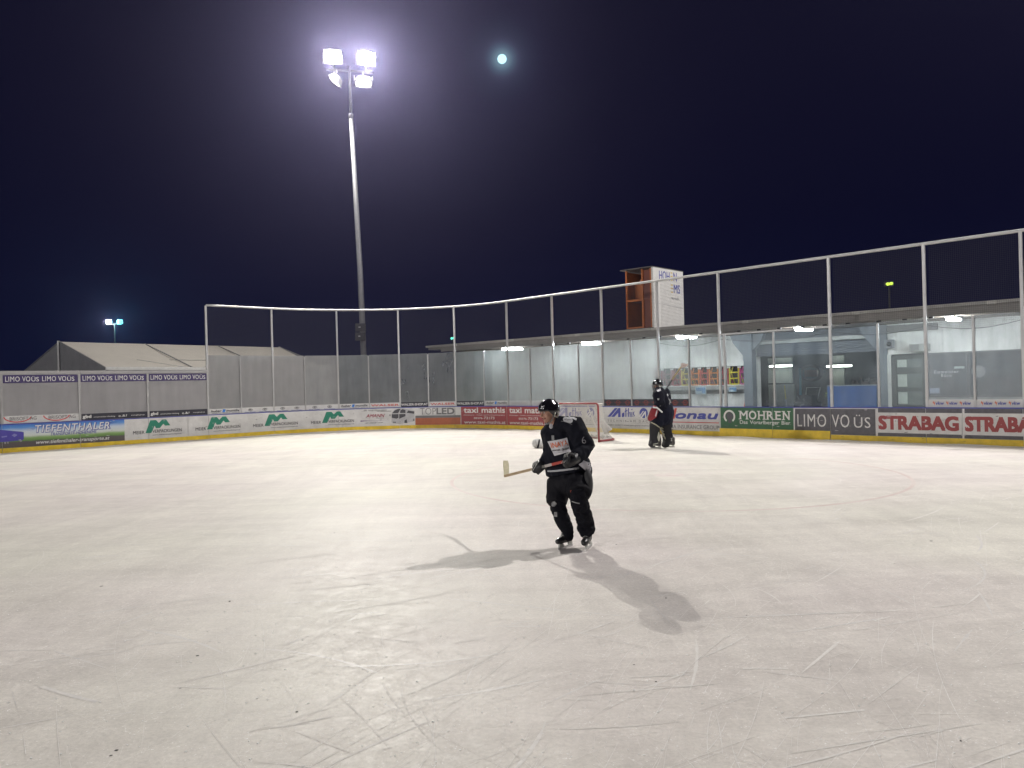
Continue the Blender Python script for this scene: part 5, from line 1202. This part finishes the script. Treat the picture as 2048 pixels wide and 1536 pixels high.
cast_text(bv, 'sleeve_number', mat('number_grey', (.26,.26,.28), .7, var=.05), jr, J(1166, 880), X+Z*.1, Z-X*.15, .046, .082, '6', bold=-.01, lift=.006)
cast_patch(bv, 'side_panel', mat('panel_white', (.60,.59,.64), .8, var=.10), jr, J(1173, 933), X+Z*-.65, Z+X*.45, .16, .11, 8, 6, edge=lambda u, v: (u + .12*v, v*(.65+.5*(u+.5))))
cast_line(bv, 'hem_stripe', mat('stripe_pale', (.46,.47,.50), .8, var=.05), jr, [J(1098+i*6, 947.5-i*1.05) for i in range(11)], fwd, .013, .0)
cast_line(bv, 'shoulder_seam', GREYC, jr, [J(1122+i*3, 843.5+i*i*.12) for i in range(8)], fwd, .0028, .001)
# breeches
mb = MB()
rsl = Vector((.85,-.52,0))
mb.tube([J(1132, 940, .25), pel, J(1134, 968, .20)], [(.18,.11),(.225,.15),(.245,.17)], 18, cap='round', side=rsl)
rh_e = J(1113.5, 1009, .12); lh_e = J(1158.5, 991, -.08)
mb.tube([rhip + Vector((0,0,.03)), rhip.lerp(rh_e,.55), rh_e], [(.125,.12),(.134,.128),(.124,.125)], 16, side=rsl)
mb.tube([lhip + Vector((0,0,.03)), lhip.lerp(lh_e,.5)+Vector((.008,0,0)), lh_e], [(.13,.125),(.146,.142),(.142,.142)], 16, side=rsl)
br = sculpt('breeches', mb, PANTS, sk, .012, 6, .012, (8,8,5), 9)
bb2 = bvh_of(br)
mb = MB(); c = J(1176, 968, .0); mb.ell(c, (.06,.115,.16)); mb.build('hip_pad', mat('pad_grey', (.032,.032,.034), .7, var=.35, scale=22), br, True)
cast_patch(bb2, 'shield_badge', mat('badge_red', (.48,.10,.07), .6), br, J(1142, 982), X, Z, .034, .036, 4, 4, edge=lambda u, v: (u*(1 if v > 0 else 1+v*1.3), v))
cast_text(bb2, 'lettering', PRINTW, br, J(1158.5, 983.5), X, Z, .038, .016, 'W', bold=.02, lift=.006)
# leggings
mb = MB(); mb.tube([rkn + Z*.08, rkn, rkn.lerp(ran,.5), ran + Z*.03, ran - Z*.03], [.088,.092,.088,.072,.070], 16, cap='round'); mb.ell(rkn + Vector((-.03,-.05,0)), (.055,.05,.075)); ls = sculpt('legging', mb, SOCK, sk, .010, 5, .016, (12,12,16), 1)
b1 = bvh_of(ls); cast_patch(b1, 'knee_patch', mat('patch_grey', (.30,.30,.30), .8, var=.4, scale=30), ls, J(1107, 1009.5), X, Z, .07, .06, 5, 5, edge=lambda u, v: (u*(.6+.5*math.cos(v*4)), v)); cast_patch(b1, 'knee_patch', MATS['patch_grey'], ls, J(1111.5, 1031), X, Z, .035, .06, 4, 4)
mb = MB(); mb.tube([lkn + Z*.08, lkn, lkn.lerp(lan,.5)+Vector((.01,0,0)), lan + Z*.05, lan + Z*.0], [.098,.100,.098,.094,.104], 16, cap='round'); mb.ell(lan + Vector((.05,0,.0)), (.05,.05,.05)); mb.ell(lan + Vector((-.06,-.02,.02)), (.04,.04,.04)); ls2 = sculpt('legging', mb, SOCK, sk, .010, 4, .020, (13,13,18), 5)
b1 = bvh_of(ls2); cast_patch(b1, 'knee_strap', GREYC, ls2, J(1147, 1001), X-Z*.2, Z+X*.2, .11, .012, 5, 2)
# skates
p = ice_at(1144, 1093); q = ice_at(1118.5, 1101); skate(sk, (p.x, p.y, .001), (q.x, q.y, .001), (-.12,0,1), .285)
p = J(1184, 1095.5, .12); p.z = .012; q = ice_at(1176.5, 1100.5); skate(sk, p, (q.x-.02, q.y-.07, .002), (-.28,.05,1), .285)
# stick
heel = at(1009.5, 953, 10.05); axis = (lha - heel); Ls = axis.length; axis.normalize(); off_ = Vector((0,0,0))
st = thing('hockey_stick', 'wooden hockey stick with a pale curved blade held by the front player', 'hockey stick', heel)
WOOD = mat('stick_wood', (.45,.33,.19), .5, var=.25, scale=25)
sd = axis.cross(Vector((0,0,1))).normalized(); su = sd.cross(axis)
def SP(t, a=0, b=0): return heel + axis*t + sd*a + su*b
mb = MB(); mb.bar(SP(0), SP(Ls*.50), .021, .031, su); mb.build('shaft', WOOD, st)
mb = MB(); mb.bar(SP(Ls*.5005), SP(Ls*.66), .0215, .0315, su); mb.build('shaft_print', mat('stick_grey', (.17,.165,.15), .4, var=.5, scale=30), st)
mb = MB(); mb.bar(SP(Ls*.6605), SP(Ls*.76), .0215, .0315, su); mb.build('shaft_label', mat('stick_white', (.50,.46,.44), .4, var=.3, scale=30), st)
mb = MB(); mb.bar(SP(Ls*.7605), SP(Ls*.985), .0215, .0315, su); mb.build('grip', mat('stick_red', (.42,.05,.035), .45, var=.15), st)
tip = at(1012.5, 927, 10.14); bd_ = (tip-heel); bl_ = bd_.length; bd_.normalize(); bn = bd_.cross(Vector((0,1,0))).normalized()
mb = MB(); n = 10; LB = .30; bdir = (bd_*.62 + Vector((0,.78,0))).normalized()
tip = heel + (bd_*bl_) + Vector((0,.24,0)); cr = []
for i in range(n+1):
    t_ = i/n; c = heel.lerp(tip, t_) + Vector((-.030*math.sin(PI*t_*.5)*t_,0,0)); hgt = .058+.018*t_ if t_ < .9 else .06
    cr.append((c, hgt))
WD = Vector((1,-.25,0)).normalized()
k = len(mb.v)
for c, hgt in cr:
    for a, b in ((-1,-1),(1,-1),(1,1),(-1,1)): mb.v.append(c + WD*a*hgt*.5 + Vector((.004*b,.006*b,.008*b)) + WD*hgt*.3)
for i in range(n):
    for j in range(4): mb.f.append((k+i*4+j, k+i*4+(j+1) % 4, k+i*4+4+(j+1) % 4, k+i*4+4+j))
mb.f += [(k+3,k+2,k+1,k), (k+n*4,k+n*4+1,k+n*4+2,k+n*4+3)]
mb.build('blade', mat('blade_wood', (.56,.50,.30), .5, var=.2, scale=18), st)
# gloves close round the shaft
tR = (rha-heel).dot(axis); glove(sk, SP(tR), axis, Vector((-.55,-.6,.35)), 1.12, -1, rwr + (rel-rwr)*.25)
glove(sk, lha + axis*0, axis, Vector((-.2,-.85,.4)), 1.15, -1, lwr + (lel-lwr)*.3)

# ---- the goalkeeper standing by the goal
Y1 = 21.75
def G(cx, cy_, dy=0): return at(1250+cx/9.033, 740+cy_/9.033, Y1+dy)
fp = ice_at(1250+640/9.033, 740+1415/9.033)
gk = thing('person', 'ice hockey goalkeeper in black with leg pads and a red catching glove by the goal', 'person', Vector((fp.x, fp.y, 0)))
hc = G(588, 278); gf = Vector((-.97,-.10,-.22)).normalized(); hs = Z.cross(gf).normalized(); hu = gf.cross(hs); HR = Matrix((gf, hs, hu)).transposed(); hr = (.105,.082,.128)
nk = G(618, 352, .02); sh = G(600, 450, -.22); el = G(625, 600, -.28); wr = G(560, 690, -.25); ha = G(520, 760, -.25)
sh2 = G(640, 440, .22); el2 = G(600, 560, .36); wr2 = G(640, 470, .30); pl = G(700, 800, .02); ch = G(655, 520)
k1 = G(560, 1010, -.05); a1 = G(560, 1290, -.02); k2 = G(770, 1020, .12); a2 = G(800, 1300, .14)
mb = MB(); head_prims(mb, hc, HR, hr, nk); gs_ = Vector((.1,-1,0)).normalized()
mb.tube([nk, ch, pl], [(.075,.07),(.17,.13),(.16,.12)], 12, cap='round', side=gs_)
mb.tube([nk.lerp(sh,.4), sh, el, wr, ha], [.06,.06,.05,.04,.035], 10, cap='round'); mb.tube([nk.lerp(sh2,.4), sh2, el2, wr2], [.06,.06,.05,.04], 10, cap='round')
mb.tube([pl, k1, a1], [.10,.07,.05], 10, cap='round'); mb.tube([pl, k2, a2], [.10,.07,.05], 10, cap='round')
gb = sculpt('body', mb, SKIN, gk, .012, 3); face_features(gb, hc, HR, hr)
hm, _ = helmet(gk, hc + hu*.02 - gf*.015, gf + hu*.15, hu, (.150,.125,.150), GLOSS)
mb = MB()                                                             # wire cage
Cg = lambda a, z: hc + HR @ Vector((.155*math.cos(a)+.012, .125*math.sin(a), z))
for z in (.03,-.01,-.05,-.09,-.125): mb.tube([Cg(-1.35+i*.27, z) for i in range(11)], .0055, 5)
for a in (-1.1,-.75,-.4,0,.4,.75,1.1): mb.tube([Cg(a, .04-i*.042) for i in range(5)], .005, 5)
mb.build('cage', mat('cage_grey', (.10,.10,.105), .4, metal=.3, var=.05), hm)
mb = MB()
mb.tube([G(680, 720), G(672, 620), ch, G(640, 430), nk - Z*.02], [(.27,.215),(.275,.22),(.285,.225),(.23,.17),(.10,.09)], 20, side=gs_)
mb.tube([nk.lerp(sh,.4), sh, el, el.lerp(wr,.7)], [.13,.165,.145,.115], 14, cap='round'); mb.tube([nk.lerp(sh2,.4), sh2, el2, wr2], [.13,.16,.13,.10], 14, cap='round')
mb.ell(G(760, 500, .05), (.10,.16,.26))
gj = sculpt('jersey', mb, mat('navy_black_jersey', (.007,.008,.015), .85, spec=.18, var=.2, scale=9), gk, .016, 6, .020, (7,7,5), 6)
bg_ = bvh_of(gj)
cast_patch(bg_, 'collar', WCLOTH, gj, G(580, 372), X+Z*.35, Z-X*.35, .13, .05, 5, 3)
cast_text(bg_, 'lettering', PRINTW, gj, G(553, 535), X, Z, .05, .06, 'W', bold=.03, lift=.008)
cast_text(bg_, 'back_number', PRINTW, gj, G(787, 540), X, Z-X*.25, .09, .34, 'S1', bold=.0, lift=.006)
cast_patch(bg_, 'hem_emblem', mat('emblem_grey', (.42,.43,.48), .7, var=.4, scale=25), gj, G(800, 655), X, Z, .05, .12, 4, 5, edge=lambda u, v: (u*(.5+v), v))
mb = MB(); mb.tube([G(628, 655, -.36), G(668, 612, -.34), G(662, 580, -.33)], [.022,.030,.02], 8, cap='round'); mb.build('elbow_guard', mat('guard_white', (.45,.45,.40), .6, var=.4, scale=30), gk, True)
mb = MB()
mb.tube([G(690, 690), G(705, 780), G(700, 860)], [(.26,.27),(.27,.29),(.25,.27)], 18, cap='round', side=gs_)
mb.tube([G(640, 830, -.10), G(590, 940, -.10), G(565, 1000, -.07)], [.19,.18,.15], 14, cap='round'); mb.tube([G(740, 830, .12), G(755, 940, .14), G(765, 1000, .13)], [.19,.18,.15], 14, cap='round')
mb.ell(G(800, 790, .05), (.12,.2,.2))
sculpt('breeches', mb, mat('navy_breeches', (.007,.009,.020), .8, spec=.18, var=.2, scale=8), gk, .016, 6, .018, (6,6,4), 2)
PAD = mat('pad_black', (.016,.016,.018), .6, spec=.3, var=.3, scale=10); CREAM = mat('pad_cream', (.50,.50,.42), .55, var=.1)
def leg_pad(k, a, fr, wid, dep, toe_dir, seed):
    """thick goal pad on the front of the shin, from above the knee to the skate"""
    fr = Vector(fr).normalized(); sd_ = Z.cross(fr).normalized(); top = k + Z*.16; mb = MB()
    pts = [top + fr*.04, k + fr*.09, k.lerp(a,.5) + fr*.08, a + fr*.09 + Z*.02, a + fr*.17 - Z*.09]
    mb.tube(pts, [(wid*.47,dep*.36),(wid*.5,dep*.48),(wid*.5,dep*.5),(wid*.5,dep*.52),(wid*.44,dep*.42)], 16, cap='round', side=sd_)
    for s_ in (-1, 1): mb.tube([q + sd_*s_*wid*.44 - fr*.03 for q in pts[:4]], [dep*.22]*4, 10, cap='round')
    mb.tube([k + Z*.05, k.lerp(a,.5), a], [.10,.10,.085], 12, cap='round')
    o = sculpt('leg_pad', mb, PAD, gk, .014, 4, .006, (9,9,9), seed)
    mb = MB()
    for t_ in (.25,.5,.75): c = k.lerp(a, t_); mb.tube([c - fr*.09 + sd_*x*.11 for x in (-1,-.4,.4,1)], .014, 6)
    mb.build('pad_strap', mat('strap_cream', (.24,.235,.20), .7, var=.3, scale=20), o)
    return o
lp1 = leg_pad(k1, a1, (-.75,-.65,0), .30, .20, 0, 3); lp2 = leg_pad(k2, a2, (-.70,-.55,0), .29, .20, 0, 5)
b3 = bvh_of(lp1); cast_patch(b3, 'pad_diamond', CREAM, lp1, G(585, 1215), X, Z, .085, .30, 6, 8, edge=lambda u, v: (u*(1-abs(v)*1.7), v))
for y0_, y1_ in ((1310,1340), (1350,1362)): cast_line(b3, 'pad_stripe', CREAM, lp1, [G(480+i*18, y1_-(y1_-y0_)*i/9) for i in range(10)], fwd, .010, .002)
b4 = bvh_of(lp2); cast_patch(b4, 'pad_emblem', mat('pad_grey_print', (.42,.42,.40), .6, var=.4, scale=40), lp2, G(835, 1265), X, Z, .05, .09, 4, 5, edge=lambda u, v: (u*(.4+abs(v)*1.3), v))
mb = MB()
for i in range(5): mb.tube([G(640+i*16, 1040+i*52, -.02+.02*i), G(690+i*12, 1075+i*50, -.02+.02*i)], .018, 6)
mb.tube([G(470, 955, -.30), G(560, 1000, -.28), G(630, 1050, -.20), G(680, 1150, -.05), G(735, 1265, .02)], .018, 6); mb.build('pad_buckle', mat('buckle_cream', (.34,.32,.24), .6, var=.3), gk)
for (x0, y0_, x1, y1_, dy) in ((640,1418,478,1424,-.03), (862,1405,775,1400,.10)):
    a = ice_at(1250+x0/9.033, 740+y0_/9.033); b = ice_at(1250+x1/9.033, 740+y1_/9.033); mid_ = (a+b)/2
    d = (b-a); d.z = 0; d.normalize(); skate(gk, (mid_.x-d.x*.16, mid_.y-d.y*.16, .001), (mid_.x+d.x*.16, mid_.y+d.y*.16, .001), (0,0,1), .32)
# catching glove: long red and white pocket hanging from the near hand
mb = MB(); pr = [(520,690),(600,720),(585,790),(545,850),(480,905),(405,930),(400,880),(440,810),(470,740)]
cz = -.34
mb.tube([G(545,690,cz), G(528,750,cz-.02), G(495,830,cz-.03), G(440,900,cz-.02)], [(.085,.07),(.115,.075),(.115,.065),(.07,.045)], 16, cap='round', side=Vector((.8,0,.5)))
cg = sculpt('catching_glove', mb, mat('glove_red', (.25,.012,.02), .5, var=.15, scale=12), gk, .011, 4, .008, (12,12,12), 3)
b5 = bvh_of(cg)
cast_line(b5, 'glove_edge', CREAM, cg, [G(*p) for p in ((590,740),(580,800),(545,855),(490,900),(430,925))], fwd, .022, .004)
cast_line(b5, 'glove_stripe', WCLOTH, cg, [G(500,835), G(515,780), G(528,725)], fwd, .018, .004)
mb = MB(); mb.prism([G(*p, cz-.05) for p in ((395,850),(440,800),(465,840),(450,880),(405,925),(396,900))], Vector((0,.05,0))); mb.build('pocket_web', mat('web_grey', (.42,.40,.39), .7, var=.3, scale=40), cg)
mb = MB(); mb.tube([G(510,685,cz-.08), G(575,690,cz-.09), G(668,768,cz-.08)], [.022,.024,.022], 8, cap='round'); mb.build('cuff_edge', mat('cuff_white', (.66,.66,.66), .5, var=.05), cg, True)
mb = MB()                                                             # bare fingers of the far hand close on the stick
s0_ = G(660, 470, .34); s1_ = at(1361.5, 735, Y1+.34); sx = (s1_-s0_).normalized()
glove(gk, s0_ + sx*.03, sx, Vector((0,-1,.2)), 1.05, 1, wr2 + (el2-wr2)*.3, stripes=False)
gst = thing('goalkeeper_stick', 'pale goalkeeper stick with its blade raised over the goalkeeper shoulder', 'hockey stick', s0_)
b0_ = s0_ - sx*.30
mb = MB(); mb.bar(b0_, s0_+sx*.55, .026, .034); mb.build('shaft', mat('taped_shaft', (.06,.06,.06), .6, var=.5, scale=30), gst)
mb = MB(); mb.bar(s0_+sx*.5505, s1_, .026, .036); mb.build('paddle', mat('paddle_wood', (.50,.38,.18), .5, var=.25, scale=22), gst)
mb = MB(); mb.hexa([at(x, y, Y1+.34+d) for d in (-.012,.012) for x, y in ((1360,737.5),(1374,735),(1377,729),(1362.5,727))]); bl_o = mb.build('blade', mat('stick_blade', (.66,.56,.52), .5, var=.1), gst)
mb = MB()
for i in range(3): mb.hexa([at(1366+i*3.2+x, 731.7-i*.3+y, Y1+.34+d) for d in (-.016,-.0125) for x, y in ((0,1.1),(2.0,.9),(2.0,-1.0),(0,-.8))])
mb.build('blade_print', mat('blade_print', (.56,.42,.36), .5), bl_o)
# ---- white goal pad lying behind the front player
Y2 = ice_at(1086, 897).y
def K(px, py, dy=0): return at(px, py, Y2+dy)
pt = thing('leg_pad', 'white goalkeeper leg pad with a black band lying on the ice behind the front player', 'leg pad', ice_at(1086, 897))
mb = MB(); mb.tube([K(1070.5, 887.5, -.05), K(1078, 888.5), K(1095, 890, .15), K(1120, 892, .4)], [(.14,.10),(.15,.13),(.14,.11),(.11,.08)], 16, cap='round', side=Z)
pw = sculpt('pad_face', mb, mat('pad_white', (.60,.60,.58), .55, var=.1, scale=9), pt, .014, 4); b6 = bvh_of(pw)
cast_patch(b6, 'pad_band', PAD, pw, K(1077, 888), X-Z*.1, Z+X*.25, .055, .27, 4, 8)
cast_patch(b6, 'pad_print', GREYC, pw, K(1094, 896), X, Z, .20, .03, 6, 3); cast_line(b6, 'pad_seam', GREYC, pw, [K(1071+i*.4, 880+i*3) for i in range(5)], fwd, .006, .002)

# ------------------------------------------------------------------ night haze, added for the glow round the lamps
mb = MB(); hz = [(-160,-70),(90,-70),(90,160),(-160,160)]
mb.hexa([(x,y,-1.2) for x, y in hz] + [(x,y,26) for x, y in hz])
hm_ = bpy.data.materials.new('haze_air'); hm_.use_nodes = True; n = hm_.node_tree.nodes; n.remove(n['Principled BSDF'])
pv_ = n.new('ShaderNodeVolumePrincipled'); pv_.inputs['Color'].default_value = (.60,.57,1.0,1); pv_.inputs['Density'].default_value = HAZE; pv_.inputs['Anisotropy'].default_value = .82
hm_.node_tree.links.new(pv_.outputs[0], n['Material Output'].inputs['Volume'])
if HAZE > 0:
    o = mb.build('haze', hm_); o['kind'] = 'stuff'
